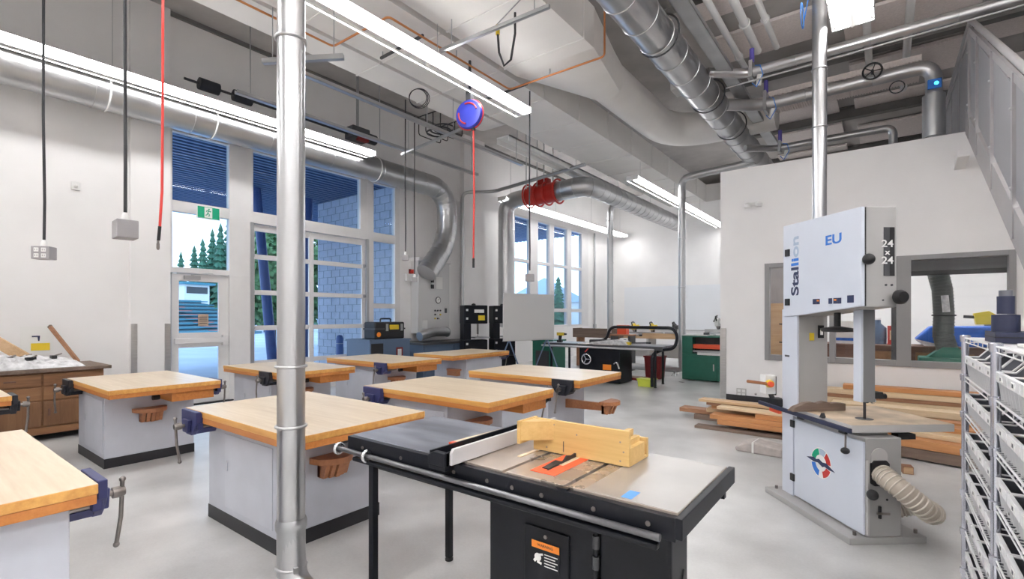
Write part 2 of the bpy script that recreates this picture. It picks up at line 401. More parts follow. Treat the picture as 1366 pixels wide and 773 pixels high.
# glazed sectional overhead door
ys = [(4.29, 4.36), (5.44, 5.54), (6.70, 6.78)]; zs = [(0, .12), (.57, .66), (1.22, 1.31), (1.88, 1.97), (2.54, 2.63), (3.06, 3.18)]
od = win_grid('door_2', GX - .02, 'y', ys, zs, 0, .05, 'frame', 'glass')
tr = MB()
for y in (4.285, 6.80): tr.box(GX + .03, GX + .08, y - .03, y + .03, 0, 3.2)
tr.build('track', 'galv_dull', od)
for y in (4.30, 6.76):
    for z in (.6, 1.27, 1.93, 2.6):
        MB().cyl((GX + .02, y - .04, z), (GX + .02, y + .04, z), .035).build('roller_hinge', 'galv_dull', od)
# partition window frame
wf = win_grid('window_5', PW + .05, 'x', [(-1.63, -1.56), (-1.33, -1.27), (-.70, -.62), (.14, .31), (1.33, 1.40)], [(.74, .83), (2.31, 2.38)], 0, .16, 'frame_grey', 'glass_in')
MB().box(.08, .14, PW + .06, PW + .13, .83, 2.31).build('blind_edge', 'darkgrey', wf)
struct(MB().box(XL - .2, XL + .0, 3.9, 4.27, 0, 2.2).build('trim_5', 'frame'))
# pilasters and guards on the left wall
struct(MB().box(XL, XL + .10, 2.45, 2.97, 0, ZC).build('trim_1', 'wall'))
struct(MB().box(XL, XL + .16, 9.80, 10.65, 0, ZC).build('trim_2', 'wall'))
struct(MB().box(XL, XL + .05, 10.65, 11.2, 0, ZC).build('trim_3', 'wall2'))
def guard(y0, y1, x, lab):
    o = MB().box(x, x + .012, y0, y1, .1, 1.37).build('corner_guard', 'alum', loc=(x, y0, .1)); tag(o, lab, 'corner guard')
guard(2.45, 2.53, XL + .1, 'brushed metal corner guard strip, the one farther from the door')
guard(2.89, 2.97, XL + .1, 'brushed metal corner guard strip right beside the glazed exit door')
o = MB().box(PX0 - .004, PX0 + .10, PW - .014, PW - .002, .02, 1.27).build('corner_guard', 'alum', loc=(PX0, PW, 0)); tag(o, 'tall metal corner guard on the white partition wall by the lumber', 'corner guard')
struct(MB().box(XL, XL + .02, YB, 2.45, 0, .1).box(XL, XL + .02, 7.72, 12.2, 0, .1).build('baseboard_left', 'plinth'))
struct(MB().box(PX0 + .1, XR, PW - .015, PW, 0, .1).build('baseboard_partition', 'plinth'))
struct(MB().box(XL, PX0, YF - .015, YF, 0, .1).build('baseboard_far', 'plinth'))
# deck beams
for i, y in enumerate((-2.5, .8, 4.1, 7.4, 10.7, 14.0, 17.3)):
    b = MB(); b.box(-3.1, XR, y - .09, y + .09, ZC - .02, ZC); b.box(-3.1, XR, y - .008, y + .008, ZC - .26, ZC - .02); b.box(-3.1, XR, y - .09, y + .09, ZC - .28, ZC - .26)
    struct(b.build('ceiling_beam', 'beam'))
struct(MB().box(XL, XL + .06, YB, YF, 6.34, ZC).build('trim_4', 'beam'))
# acoustic boards under the deck
k = 0
for iy in range(9):
    for ix, x0 in enumerate((-2.6, -.55, 1.2, 2.9)):
        y0 = 1.2 + iy * 1.95 + (.55 if ix % 2 else 0)
        if (ix + 2 * iy) % 7 == 3: continue
        wx = 1.75 if ix < 2 else 1.5; wy = (1.3, 1.0, 1.55)[(ix + iy) % 3]
        o = MB().box(x0, x0 + wx, y0, y0 + wy, ZC - .075, ZC - .02).build('trim_%d' % (10 + k), 'acoustic', bevel=.01); struct(o); k += 1
# ---------------------------------------------------------------- outdoors
struct(MB().box(-90, XL - .25, -60, 110, -.15, -.03).build('ground_outside', 'ext_ground'))
so = MB()
so.box(-16.4, XL - .25, -3, 17.9, 4.86, 4.95)
for i in range(36): so.box(-16.4 + i * .195, -16.32 + i * .195, -3, 17.9, 4.80, 4.86)
struct(so.build('roof_canopy', 'soffit'))
struct(MB().box(-16.6, -16.4, -3, 17.9, 4.66, 5.1).build('roof_fascia', 'extcol'))
bw = MB(); bw.box(-13.4, XL - .25, 8.15, 11.8, 0, 4.8)
for r_ in range(24):
    bw.box(-13.41, XL - .25, 8.142, 8.15, .19 + r_ * .2, .2 + r_ * .2, 1)
    for c_ in range(10): 
        x = -13.3 + c_ * .4 + (.2 if r_ % 2 else 0)
        if x < XL - .3: bw.box(x, x + .01, 8.143, 8.15, r_ * .2, .19 + r_ * .2, 1)
struct(bw.build('wall_outside', ['ext_block', 'ext_block2']))
for p0, p1, lab in (((-13.0, 6.62, -.03), (-13.0, 6.16, 4.86), 'leaning blue steel canopy column seen beside the round metal pole'), ((-13.0, 7.45, -.03), (-13.0, 7.62, 4.86), 'blue steel canopy column close to the grey block wall outside')):
    t = T('canopy_column', lab, 'column', p0)
    q = tuple(b - a for a, b in zip(p0, p1))
    MB().cyl((0, 0, 0), q, .13, .11, 20).build('shaft', 'extcol', t); MB().box(-.2, .2, -.2, .2, 0, .05).build('base_plate', 'extcol', t)
t = T('bollard', 'blue round-topped steel bollard outside the overhead door', 'bollard', (-10.5, 6.96, -.03))
MB().lathe([(0, 1.06), (.06, 1.04), (.085, .98), (.085, 0)]).build('post', 'extcol', t); MB().ring((0, 0, .85), .086, .006).build('reflective_ring', 'galv_dull', t)
# bleachers, hut, trees across the field
t = T('bleacher', 'teal stadium bleacher rows across the field', 'bleachers', (-40, 13.6, -.03), R(20))
for i in range(9):
    MB().box(-i * .75, -i * .75 + .6, -5, 7, .28 + i * .3, .36 + i * .3).build('bench_row', 'teal', t)
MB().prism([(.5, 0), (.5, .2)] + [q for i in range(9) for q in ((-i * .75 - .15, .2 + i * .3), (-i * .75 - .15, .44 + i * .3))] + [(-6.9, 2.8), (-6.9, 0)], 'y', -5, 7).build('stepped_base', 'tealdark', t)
b = MB()
for i in range(9): b.box(-i * .75 - .1, -i * .75 + .62, 2.4, 3.6, .36 + i * .3, .42 + i * .3)
b.build('red_seat_block', 'redseat', t)
t = T('press_box', 'white press box hut above the bleacher', 'hut', (-50.6, 18.0, -.03), R(20))
MB().box(-1, 1, -1.3, 1.2, 2.55, 4.3).build('wall_shell', 'white', t); MB().box(-1.2, 1.3, -1.6, 1.6, 4.3, 4.5).build('roof_slab', 'teal', t)
MB().box(.98, 1.02, -1.1, 1.0, 3.5, 4.1).build('glazing_band', 'darkgrey', t)
b = MB().box(-.9, .9, -1.2, 1.1, 0, 2.55); b.build('base_block', 'ext_block', t)
def conifer(x, y, h, lab, mname='leaf', rad=.22):
    t = T('conifer_tree', lab, 'tree', (x, y, -.03), random.uniform(0, 6))
    MB().cyl((0, 0, 0), (0, 0, h * .95), .02 * h, .004 * h, 8).build('trunk', 'bark', t)
    f = MB(); n = 15
    for i in range(n):
        z = h * (.12 + .86 * i / n); rr = h * rad * (1 - i / n) ** .8 + .12; m = 11
        for j in range(m):
            a = 2 * PI * j / m + i * .7 + random.uniform(-.2, .2); r2 = rr * random.uniform(.7, 1.15); wv = rr * .38
            d = Vector((math.cos(a), math.sin(a), 0)); s_ = Vector((-d.y, d.x, 0)); dz = r2 * random.uniform(.25, .5)
            p = Vector((0, 0, z))
            f.add([p + Vector((0, 0, h * .07)), p + d * r2 * .55 + s_ * wv - Vector((0, 0, dz * .4)), p + d * r2 - Vector((0, 0, dz)), p + d * r2 * .55 - s_ * wv - Vector((0, 0, dz * .4)), p + d * r2 * .4 - Vector((0, 0, h * .03))],
                  [(0, 1, 2), (0, 2, 3), (4, 2, 1), (4, 3, 2), (0, 4, 1), (0, 3, 4)])
    f.build('foliage', mname, t, fix=False)
TR = [(-107, 35.0, 9.5), (-101, 34.6, 11.0), (-105, 38.2, 12.6), (-98, 37.0, 13.0), (-103, 40.6, 15.4), (-97, 39.6, 15.6), (-101, 43.0, 18.2), (-95, 41.8, 18.6), (-99, 45.4, 20.6), (-93, 44.4, 20.6), (-97, 48.0, 22), (-91, 47, 21), (-92, 52, 20), (-45, 22.2, 7.6), (-44, 25.4, 8.4)]
for i, (x, y, h) in enumerate(TR): conifer(x, y, h * 1.2, 'dark green conifer in the tree line beyond the playing field', rad=.15)
for o in C.objects:
    if o.name.startswith('conifer_tree'): o['group'] = 'conifers beyond the field'
def shrub(x, y, h, lab):
    t = T('leafy_tree', lab, 'tree', (x, y, -.03))
    MB().cyl((0, 0, 0), (0, 0, h * .6), .12, .06, 8).build('trunk', 'bark', t)
    f = MB()
    for i in range(2600):
        v = Vector((random.gauss(0, 1), random.gauss(0, 1), random.gauss(0, 1))).normalized() * random.uniform(.6, 1)
        p = Vector((v.x * h * .25, v.y * h * .25, h * .58 + v.z * h * .42)); s_ = h * .022
        a = Vector((random.uniform(-1, 1), random.uniform(-1, 1), random.uniform(-1, 1))).normalized() * s_; b_ = v.cross(a).normalized() * s_
        f.add([p - a, p - b_, p + a, p + b_], [(0, 1, 2, 3)])
    f.build('foliage', 'leaf2', t, fix=False)
shrub(-21.8, 11.1, 5.4, 'light green leafy tree seen beside the leaning blue column')
shrub(-22.5, 14.2, 5.8, 'light green leafy tree seen between the two blue columns')
t = T('house', 'small gabled house seen through the far window', 'house', (-30, 46, -.03), R(30))
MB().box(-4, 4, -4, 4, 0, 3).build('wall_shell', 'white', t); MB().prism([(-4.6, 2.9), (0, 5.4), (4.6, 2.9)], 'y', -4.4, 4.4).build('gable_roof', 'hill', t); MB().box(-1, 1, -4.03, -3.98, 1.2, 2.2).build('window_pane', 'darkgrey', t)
h = MB()
for i in range(24):
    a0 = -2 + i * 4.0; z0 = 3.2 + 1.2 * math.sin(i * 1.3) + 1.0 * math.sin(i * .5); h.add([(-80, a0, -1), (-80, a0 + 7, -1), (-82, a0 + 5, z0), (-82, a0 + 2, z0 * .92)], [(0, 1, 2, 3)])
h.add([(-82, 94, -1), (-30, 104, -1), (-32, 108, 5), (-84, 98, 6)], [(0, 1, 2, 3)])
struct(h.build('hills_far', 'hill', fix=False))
conifer(-26, 42, 5.5, 'conifer left of the small gabled house beyond the far window'); conifer(-22, 44, 6.5, 'conifer right of the small gabled house beyond the far window')
exec_marker = 1
# ================================================================ LIGHTS
def strip(label, x, y0, y1, z=4.7, group=None, up=False):
    t = T('strip_light', label, 'light', (x, y0, z), 0, group); L = y1 - y0
    MB().prism([(-.05, .10), (-.078, .012), (-.078, -.004), (-.072, -.004), (-.06, .03), (.02, .072), (.078, .072), (.07, .082), (.045, .10)], 'y', 0, L).build('housing', 'fixture', t)
    MB().prism([(-.062, .0), (.03, .0), (.06, .012), (.077, .040), (.077, .070), (.02, .069), (-.048, .022)], 'y', .012, L - .012).build('diffuser', 'lens', t)
    if up: MB().box(-.02, .03, .05, L - .05, .1005, .104).build('added_uplight_slot', 'lens', t)  # added upward glow, brightens the upper wall at the far end
    s = MB(); s.box(-.215, -.195, .01, L - .01, .004, .03); s.build('side_reflector', 'fixture', t); MB().box(-.213, -.197, .012, L - .012, 0, .0035).build('slim_diffuser', 'lens2', t)
    c = MB(); c.box(-.218, .078, -.012, 0, -.004, .11); c.build('end_cap', 'fixture', t); c = MB(); c.box(-.218, .078, L, L + .012, -.004, .11); c.build('end_cap', 'fixture', t)
    k = int(L // 2.4)
    for i in range(k + 1):
        y = min(.3 + i * 2.4, L - .1)
        MB().cyl((0, y, .1), (0, y, 5.2 - z if -6.4 < x < -3.2 else ZC - z), .004, n=6).build('hanger_rod', 'galv_dull', t)
        MB().box(-.205, .04, y - .012, y + .012, .031, .105).build('bracket', 'fixture', t)
    return t
strip('long bright strip light running above the silver duct along the window wall', -8.17, -5.5, 6.18)
strip('long bright strip light hung under the white ceiling ducts, ending near the blue hose reel', -4.52, -5.5, 6.36)
strip('bright strip light in front of the tall far windows, beyond the red fan', -8.42, 10.75, 18.8, up=True)
strip('bright strip light running toward the far wall beside the partition corner', -4.68, 10.98, 18.8)
def highbay(label, x, y0, z=4.72, L=1.25, group=None):
    t = T('high_bay_light', label, 'light', (x, y0, z), 0, group)
    MB().prism([(-.2, .0), (-.17, .09), (.17, .09), (.2, .0), (.19, .0), (.165, .06), (-.165, .06), (-.19, 0)], 'y', 0, L).build('housing', 'fixture', t)
    for s in (-.1, .1): MB().box(s - .06, s + .06, .03, L - .03, .012, .02).build('tube_lamp', 'lens', t)
    for s in (-.1, .1): MB().box(s - .05, s + .05, .06, L - .06, .0905, .094).build('added_uplight_slot', 'added_uplight', t)  # added glowing strips on top, they brighten the deck
    MB().prism([(-.035, .0), (0, -.02), (.035, .0), (.03, .05), (-.03, .05)], 'y', .0, L).build('centre_channel', 'fixture', t)
    for s in (-1, 1):
        g = MB().box(min(s * .2, s * .19), max(s * .2, s * .19), 0, L, -.012, .004)
        for k in range(5): y = .02 + k * (L - .04) / 4; g.box(min(s * .2, s * .03), max(s * .2, s * .03), y - .012, y + .012, -.012, .004)
        g.build('lamp_guard', 'fixture', t)
    for y in (.15, L - .15): MB().cyl((0, y, .09), (0, y, ZC - z), .004, n=6).build('hanger_rod', 'galv_dull', t)
highbay('bright multi-tube light fixture hung high beside the silver pole above the bandsaw', -.28, 5.4)
for x, y in ((-.6, -5.0), (-.6, -1.6), (2.5, -5.0), (2.5, -1.6), (2.5, 2.0)): highbay('unseen multi-tube light fixture added over the camera side of the shop', x, y, 4.72, 3.0, 'added lights over the camera side')  # unseen fixtures added to brighten the right side, deck and upper walls
for x, y in ((-.8, 11.2), (1.2, 11.2)):
    t = T('room_light', 'ceiling light in the room behind the partition windows', 'light', (x, y, 3.80), 0, 'lights in the side room')
    MB().box(-.3, .3, -.6, .6, .02, .13).build('housing', 'fixture', t); MB().box(-.26, .26, -.56, .56, 0, .02).build('diffuser', emit('room_diffuser', (1, .99, .98), 30) if 'rd' not in M else M['rd'], t)

# ================================================================ DUCTS
def spiral(pts, r, n=24, step=None):
    """round spiral-seam duct along points with raised seams"""
    b = MB(); b.tube(pts, r, n); return b
def seams(b, pts, r, every=.9, rr=.008, n=24, m=6):
    acc = every * .5
    for i in range(len(pts) - 1):
        a, c = Vector(pts[i]), Vector(pts[i + 1]); d = c - a; L = d.length
        if L < 1e-5: continue
        d.normalize(); u = d.orthogonal().normalized(); wv = d.cross(u); s_ = acc
        while s_ <= L:
            p = a + d * s_
            b.tube([p + (u * math.cos(2 * PI * k / n) + wv * math.sin(2 * PI * k / n)) * r for k in range(n)], rr, m, closed=True); s_ += every
        acc = s_ - L
    return b
# duct along the window wall with its gooseneck
p = fillet([(-8.68, YB + .1, 4.62), (-8.68, 8.78, 4.62), (-8.68, 8.78, 3.3), (-8.64, 8.05, 2.5)], .72, 9)
t = T('spiral_duct', 'large silver spiral duct along the window wall curving down by the grey control panel', 'duct', (-8.68, 8.78, 3.6))
mb = MB().tube(p, .25, 28); seams(mb, [(-8.68, YB + .1, 4.62), (-8.68, 7.9, 4.62)], .25, 1.2, .007); seams(mb, p[1:], .25, .17, .006) if False else seams(mb, p[2:], .25, .17, .006)
mb.build('duct_pipe', 'galv', t).location = (8.68, -8.78, -3.6)
for y in (.3, 2.05, 3.4, 4.8, 6.6):
    MB().ring((0, 0, 0), .262, .012, 'y', 28, 6).build('hanger_strap', 'fixture', t).location = (0, y - 8.78, 1.02)
# second drop and the fan run
p2 = fillet([(-8.55, 11.0, .9), (-8.55, 11.0, 4.72), (-7.9, 11.0, 4.75)], .55, 8)
t = T('spiral_duct', 'silver spiral drop duct rising beside the far windows to the red fan', 'duct', (-8.55, 11, 0))
mb = MB().tube([(a + 8.55, b - 11, c) for a, b, c in fillet([(-8.55, 11.0, 1.75), (-8.55, 11.0, 4.72), (-7.75, 11.0, 4.75)], .55, 8)], .22, 24)
seams(mb, [(0, 0, 1.8), (0, 0, 4.1)], .22, .6, .007); mb.build('duct_pipe', 'galv', t)
sm = MB(); sm.tube([(0, 0, 1.8), (.02, -.1, 1.5), (.05, -.3, 1.25)], [.20, .17, .14], 20); sm.build('reducer', 'galv_dull', t)
t = T('inline_fan', 'red inline fan hung between silver ducts below the ceiling', 'fan', (-7.75, 11.0, 4.75))
MB().cyl((0, 0, 0), (.95, 0, 0), .26, n=28).build('fan_body', 'red', t)
for x in (.0, .33, .62, .95): MB().tube([(x, .31 * math.cos(2 * PI * k / 28), .31 * math.sin(2 * PI * k / 28)) for k in range(28)], .025, 8, closed=True).build('flange', 'red', t)
MB().rbox((.48, 0, .32), (.34, .22, .16)).build('motor_box', 'red', t, bevel=.02)
for x in (.05, .4, .62, .9): MB().cyl((x, -.2, .1), (x, -.2, 1.65), .014, n=6).build('hanger_rod', 'galv_dull', t)
p3 = fillet([(-6.8, 11.0, 4.75), (-5.95, 11.0, 4.78), (-5.95, 17.9, 4.80)], .8, 9)
t = T('spiral_duct', 'ribbed silver spiral duct curving from the red fan toward the far wall', 'duct', (-6.8, 11, 4.75))
mb = MB().tube([(a + 6.8, b - 11, c - 4.75) for a, b, c in p3], .25, 24)
seams(mb, [(a + 6.8, b - 11, c - 4.75) for a, b, c in p3], .25, .34, .012); mb.build('duct_pipe', 'galv', t)
t = T('cross_pipe', 'grey conduit pipe crossing the shop above the red fan', 'pipe', (-9.1, 10.4, 4.78))
MB().tube(fillet([(-9.02 + 9.1, -.7, -4.0), (.08, -.7, .02), (.6, 0, .10), (3.4, 0, .32)], .2), .045, 10).build('pipe_run', 'galv_dull', t)
# big spiral main with branch collars
t = T('spiral_main', 'large silver dust collection main running overhead above the partition corner', 'duct', (-2.38, 5, 5.2))
mb = MB().cyl((.0, -9.5, 0), (-.05, 10.5, 0), .24, n=30); seams(mb, [(0, -9.4, 0), (-.05, 10.4, 0)], .24, .55, .011, 30); mb.build('duct_pipe', 'galv', t)
for y in (-.4, 1.35, 3.6, 5.2): MB().tube([(.0 + .275 * math.cos(2 * PI * k / 30), y, .275 * math.sin(2 * PI * k / 30)) for k in range(30)], .012, 6, closed=True).build('hanger_strap', 'darkgrey', t)
# cable tray alongside
t = T('cable_tray', 'dark cable tray with blue tubing beside the dust collection main', 'cable tray', (-1.98, 5, 5.3))
b = MB(); b.box(-.1, .1, -9, 7.4, 0, .006); b.box(-.1, -.094, -9, 7.4, 0, .07); b.box(.094, .1, -9, 7.4, 0, .07); b.build('tray', 'galv_dull', t)
for s in (-.06, 0, .05): MB().tube([(s + .015 * math.sin(i), -9 + i * .55, .02) for i in range(30)], .02, 8).build('cable', 'cord' if s else 'purple', t)
# branch pipes with gate actuators
def branch(label, y, z, x1, r, tail, extra=None):
    t = T('branch_pipe', label, 'pipe', (-2.2, y, z))
    pts = fillet([(0, -.45, -.02), (.45, 0, 0), (x1 + 2.2, 0, 0)] + tail, r * 2.2, 8)
    mb = MB().tube(pts, r, 18); seams(mb, [(.7, 0, 0), (x1 + 2.2, 0, 0)], r, .9, .008, 18); mb.build('pipe_run', 'galv', t)
    g = MB(); g.box(.52, .57, -r * 1.6, r * 1.6, -r * 1.5, r * 1.9); g.build('blast_gate', 'galv_dull', t)
    MB().cyl((.545, 0, r * 1.9), (.545, 0, r * 1.9 + .22), .035, n=12).build('gate_cylinder', 'purple', t)
    MB().rbox((.66, -.05, -r - .10), (.07, .07, .16), (.3, .2, 0)).build('solenoid_valve', 'white', t, bevel=.01)
    MB().tube([(.6, -.03, r), (.68, -.1, r * .4), (.72, -.1, -r - .05), (.62, -.06, -r - .2), (.55, 0, -r - .1)], .008, 6).build('air_tube', 'bluetube', t)
    return t
branch('slim silver branch pipe crossing under the acoustic boards, upper one with the long run', 8.4, 5.31, 1.9, .075, [])
t = branch('thick silver branch pipe that bends down at the black handwheel', 9.55, 5.2, .58, .10, [(2.78, 0, -1.08)])
MB().ring((2.05, -.2, .05), .12, .014, 'y', 24, 8).build('handwheel_rim', 'blackm', t)
b = MB()
for k in range(5): b.bar((2.05, -.2, .05), (2.05 + .12 * math.cos(k * 2 * PI / 5), -.2, .05 + .12 * math.sin(k * 2 * PI / 5)), .012)
b.cyl((2.05, -.22, .05), (2.05, -.05, .05), .02); b.build('handwheel_hub', 'blackm', t)
MB().cyl((2.78, 0, -.45), (2.78, 0, -1.07), .135, n=22).build('drop_sleeve', 'galv_dull', t)
MB().box(2.70, 2.86, -.16, -.13, -.4, -.26).build('sensor_box', 'logoblue', t, bevel=.01); MB().cyl((2.80, -.165, -.33), (2.80, -.16, -.33), .025).build('indicator', 'cyan_led', t)
MB().ring((2.35, -.12, -.25), .09, .008, 'y').build('cable_coil', 'cord', t)
branch('slim silver branch pipe low over the partition top, ending in a small elbow', 11.0, 4.83, .12, .065, [(2.32, 0, -.77)])
t = T('conduit', 'thin dark conduit running just below the slim branch pipe', 'conduit', (-2.0, 8.25, 5.1))
MB().tube([(0, 0, 0), (3.6, 0, .06)], .014, 8).build('conduit_run', 'galv_dull', t)
t = T('conduit', 'thin conduit above the slim branch pipe, ending in a grey flexible tail', 'conduit', (-2.0, 8.5, 5.36))
MB().tube(fillet([(0, 0, 0), (4.1, 0, .06), (4.3, 0, -.3), (4.6, 0, -.35)], .1), .016, 8).build('conduit_run', 'cord', t)
# white sprinkler and gas pipes along the deck
for i, (x, z, r, y0, y1, lab) in enumerate(((-2.02, 6.0, .05, -5, 10.2, 'white pipe nearest the dust main, up under the deck'), (-1.72, 6.0, .06, -5, 9.2, 'thick white pipe, middle of three under the deck'), (-1.45, 6.02, .045, -5, 9.3, 'white pipe, third from the dust main under the deck'), (-.22, 6.0, .055, 5.5, 12, 'white pipe running along the deck behind the multi-tube light'), (.30, 6.0, .055, 3.5, 12.5, 'white pipe running along the deck above the branch pipes'))):
    t = T('deck_pipe', lab, 'pipe', (x, y0, z))
    mb = MB().cyl((0, 0, 0), (0, y1 - y0, 0), r, n=14)
    for q in range(3): mb.tube([(r * 1.25 * math.cos(2 * PI * k / 14), 1 + q * (y1 - y0 - 2) / 2, r * 1.25 * math.sin(2 * PI * k / 14)) for k in range(14)], .012, 6, closed=True)
    mb.build('pipe_run', 'fixture', t)
# corrugated acoustic baffle under the deck
t = T('acoustic_baffle', 'ribbed beige acoustic baffle behind the thick branch pipe', 'baffle', (-1.7, 9.9, 5.45))
b = MB()
b.prism([(0, 0)] + [q for i in range(54) for q in ((i * .04, .015), (i * .04 + .02, .015), (i * .04 + .02, 0), (i * .04 + .04, 0))] + [(2.16, .1), (0, .1)], 'y', 0, .9)
b.build('ribbed_face', 'acoustic', t, fix=False)
t = T('junction_box', 'white square box on the deck beside the round painted duct', 'box', (-3.2, 9.9, 5.98)); MB().box(-.2, .2, -.2, .2, 0, .3).build('box_shell', 'fixture', t, bevel=.01); MB().cyl((0, 0, .3), (0, 0, .42), .05).build('mount', 'fixture', t)
# rectangular painted ducts
def rduct(label, x0, x1, y0, y1, z0=5.2, z1=5.77, parts=None, step=1.22, endround=False):
    t = T('rectangular_duct', label, 'duct', (x0, y0, z0))
    b = MB().box(0, x1 - x0, 0, y1 - y0, 0, z1 - z0); y = step * .6
    while y < y1 - y0 - .1:
        b.box(-.012, x1 - x0 + .012, y - .012, y + .012, -.012, z1 - z0 + .01); y += step
    b.build('duct_shell', 'duct_white', t)
    return t
t = rduct('narrow white rectangular duct nearest the windows with a rounded end', -6.47, -5.92, YB + .1, 7.4)
MB().prism([(7.4 - YB - .1, 0)] + [(7.4 - YB - .1 + .55 * math.sin(PI * k / 16), .57 - .57 * math.cos(PI * k / 16)) for k in range(9)] + [(7.4 - YB - .1, .57)], 'x', 0, .55).build('rounded_end', 'duct_white', t)
t = rduct('wide white rectangular duct that runs the whole length toward the far wall', -5.84, -4.64, YB + .1, 16.6)
MB().add([(0, 22.5, 0), (1.2, 22.5, 0), (1.2, 22.5, .57), (0, 22.5, .57), (.0, 24.9, .62), (2.4, 24.9, .62), (2.4, 24.9, 1.1), (0, 24.9, 1.1)], [(0, 1, 5, 4), (1, 2, 6, 5), (2, 3, 7, 6), (3, 0, 4, 7), (4, 5, 6, 7), (3, 2, 1, 0)]).build('tapered_end', 'duct_white', t)
t = rduct('wide white rectangular duct that narrows into a round duct', -4.54, -3.2, YB + .1, 6.1)
# transition square to round
n = 32; vs = []; cx, cz, rr = .74, .32, .34
for k in range(n):
    a = 2 * PI * k / n; ca, sa = math.cos(a), math.sin(a); m_ = max(abs(ca), abs(sa)); vs.append((.67 + .67 * ca / m_, 6.1 - YB - .1, .285 + .285 * sa / m_))
for k in range(n):
    a = 2 * PI * k / n; vs.append((cx + rr * math.cos(a), 7.7 - YB - .1, cz + rr * math.sin(a)))
MB().add(vs, [(k, (k + 1) % n, n + (k + 1) % n, n + k) for k in range(n)], 0, True).build('transition', 'duct_white', t)
y7 = 7.7 - YB - .1
MB().tube(fillet([(cx, y7, cz), (cx, y7 + 3.2, cz), (cx + 2.1, y7 + 3.2, cz)], 1.5, 10), rr, 28).build('round_elbow', 'duct_white', t)
t = T('cable_channel', 'long pale channel strip alongside the wide white duct', 'channel', (-6.42, 7.95, 5.06))
b = MB(); b.box(0, .32, 0, 8.6, .1, .13); b.box(0, .02, 0, 8.6, 0, .13); b.box(.30, .32, 0, 8.6, 0, .13); b.build('channel_shell', 'fixture', t)
for y in (.5, 3, 5.5, 8): MB().cyl((.16, y, .13), (.16, y, 1.4), .006, n=6).build('hanger_rod', 'galv_dull', t)
# ================================================================ POLES
def drop_pole(label, x, y, z0, z1, r, bands, foot=None, top=None, m='galv'):
    t = T('duct_pole', label, 'pipe', (x, y, 0))
    pts = []
    if foot: pts += foot
    pts += [(0, 0, z0 + .25 if foot else z0), (0, 0, z1)]
    if top: pts += top
    MB().tube(fillet(pts, r * 2.4, 8), r, 26).build('duct_pipe', m, t)
    for z in bands:
        MB().ring((0, 0, z), r * 1.06, r * .12, 'z', 28, 8).build('clamp_band', 'band', t)
    return t
t = drop_pole('large silver round duct pole beside the workbench, with thin clamp rings', -2.46, 1.345, .09, 4.95, .068, (2.93, 1.235, .925, .20), foot=[(.62, .12, .085), (.02, 0, .085)])
MB().lathe([(.070, .0), (.070, .22), (.078, .24), (.078, .27), (.070, .29)], (0, 0, .16), 'z', 26).build('collar', 'galv_dull', t)
MB().rbox((.075, -.02, .205), (.03, .02, .03)).build('clamp_screw', 'band', t)
drop_pole('silver round duct pole rising behind the bandsaw to the ceiling', -.58, 6.46, .0, ZC, .071, (2.4, 3.6, 4.25, 5.3), m='galv')
drop_pole('silver drop pipe in front of the planer, elbowed at floor and top', -4.0, 12.25, .13, 4.9, .085, (.9, 2.2, 3.4, 4.4), foot=[(-1.75, 0, .16), (0, 0, .16)], top=[(1.65, 0, 5.0)])
drop_pole('silver drop pipe at the far window corner behind the saw', -6.25, 12.9, 1.0, 4.62, .085, (1.9, 3.0, 4.2), top=[(.3, .2, 4.72)])
t = T('pipe_support', 'small steel stand under the floor-level dust pipe', 'stand', (-4.15, 12.2, 0))
b = MB(); b.bar((0, 0, .05), (0, .0, .12), .05); b.bar((-.05, -.12, 0), (-.02, 0, .1), .02); b.bar((.05, -.12, 0), (.02, 0, .1), .02); b.bar((0, .14, 0), (0, 0, .1), .02); b.build('stand_frame', 'galv_dull', t)
for x, y, z0, z1, lab in ((XL + .05, 17.5, .9, 4.75, 'slim wall conduit standing right of the tall far windows'),):
    t = T('wall_conduit', lab, 'conduit', (x, y, z0)); MB().tube(fillet([(0, 0, 0), (0, 0, z1 - z0), (.0, .9, z1 - z0 + .03)], .15) if y < 12 else [(0, 0, 0), (0, 0, z1 - z0)], .035, 10).build('conduit_run', 'galv_dull', t)
    MB().box(-.04, .05, -.06, .06, .1, .25).build('conduit_box', 'galv_dull', t)
# ================================================================ DROP CORDS, HOSES, REEL
def cord_box(label, x, y, z, s, outlets, rz, top=5.2):
    t = T('drop_outlet', label, 'power outlet', (x, y, z), rz)
    MB().box(-s / 2, s / 2, -s * .42, s * .42, 0, s * .85).build('outlet_box', 'boxgrey', t, bevel=.006)
    MB().lathe([(.022, 0), (.026, .012), (.018, .05), (.014, .06)], (0, 0, s * .85), 'z', 14).build('strain_relief', 'fixture', t)
    MB().tube([(0, 0, s * .85 + .05), (.004, 0, s * .85 + .4), (-.006, 0, s * .85 + 1.2), (.0, 0, top - z)], .011, 10).build('hanging_cord', 'cord', t)
    if outlets:
        for i in (-1, 1):
            for j in (-1, 1):
                q = MB().rbox((i * s * .2, -s * .43, s * .42 + j * s * .19), (s * .26, .006, s * .26)); o = q.build('socket', 'white', t, bevel=.002)
                MB().box(i * s * .2 - .009, i * s * .2 - .006, -s * .43 - .0035, -s * .43 - .002, s * .42 + j * s * .19 - .008, s * .42 + j * s * .19 + .008).box(i * s * .2 + .006, i * s * .2 + .009, -s * .43 - .0035, -s * .43 - .002, s * .42 + j * s * .19 - .008, s * .42 + j * s * .19 + .008).build('slot', 'blackm', o)
    return t
cord_box('small grey hanging box with four white sockets on a black cord', -6.0, .98, 2.0, .135, True, R(52), top=ZC)
cord_box('plain grey hanging power box on a thick black cord beside the red hose', -4.43, 1.16, 2.06, .155, False, R(-4), top=ZC)
cord_box('white hanging outlet box on a thin cord beside the overhead door', -6.55, 5.62, 2.44, .11, False, R(45))
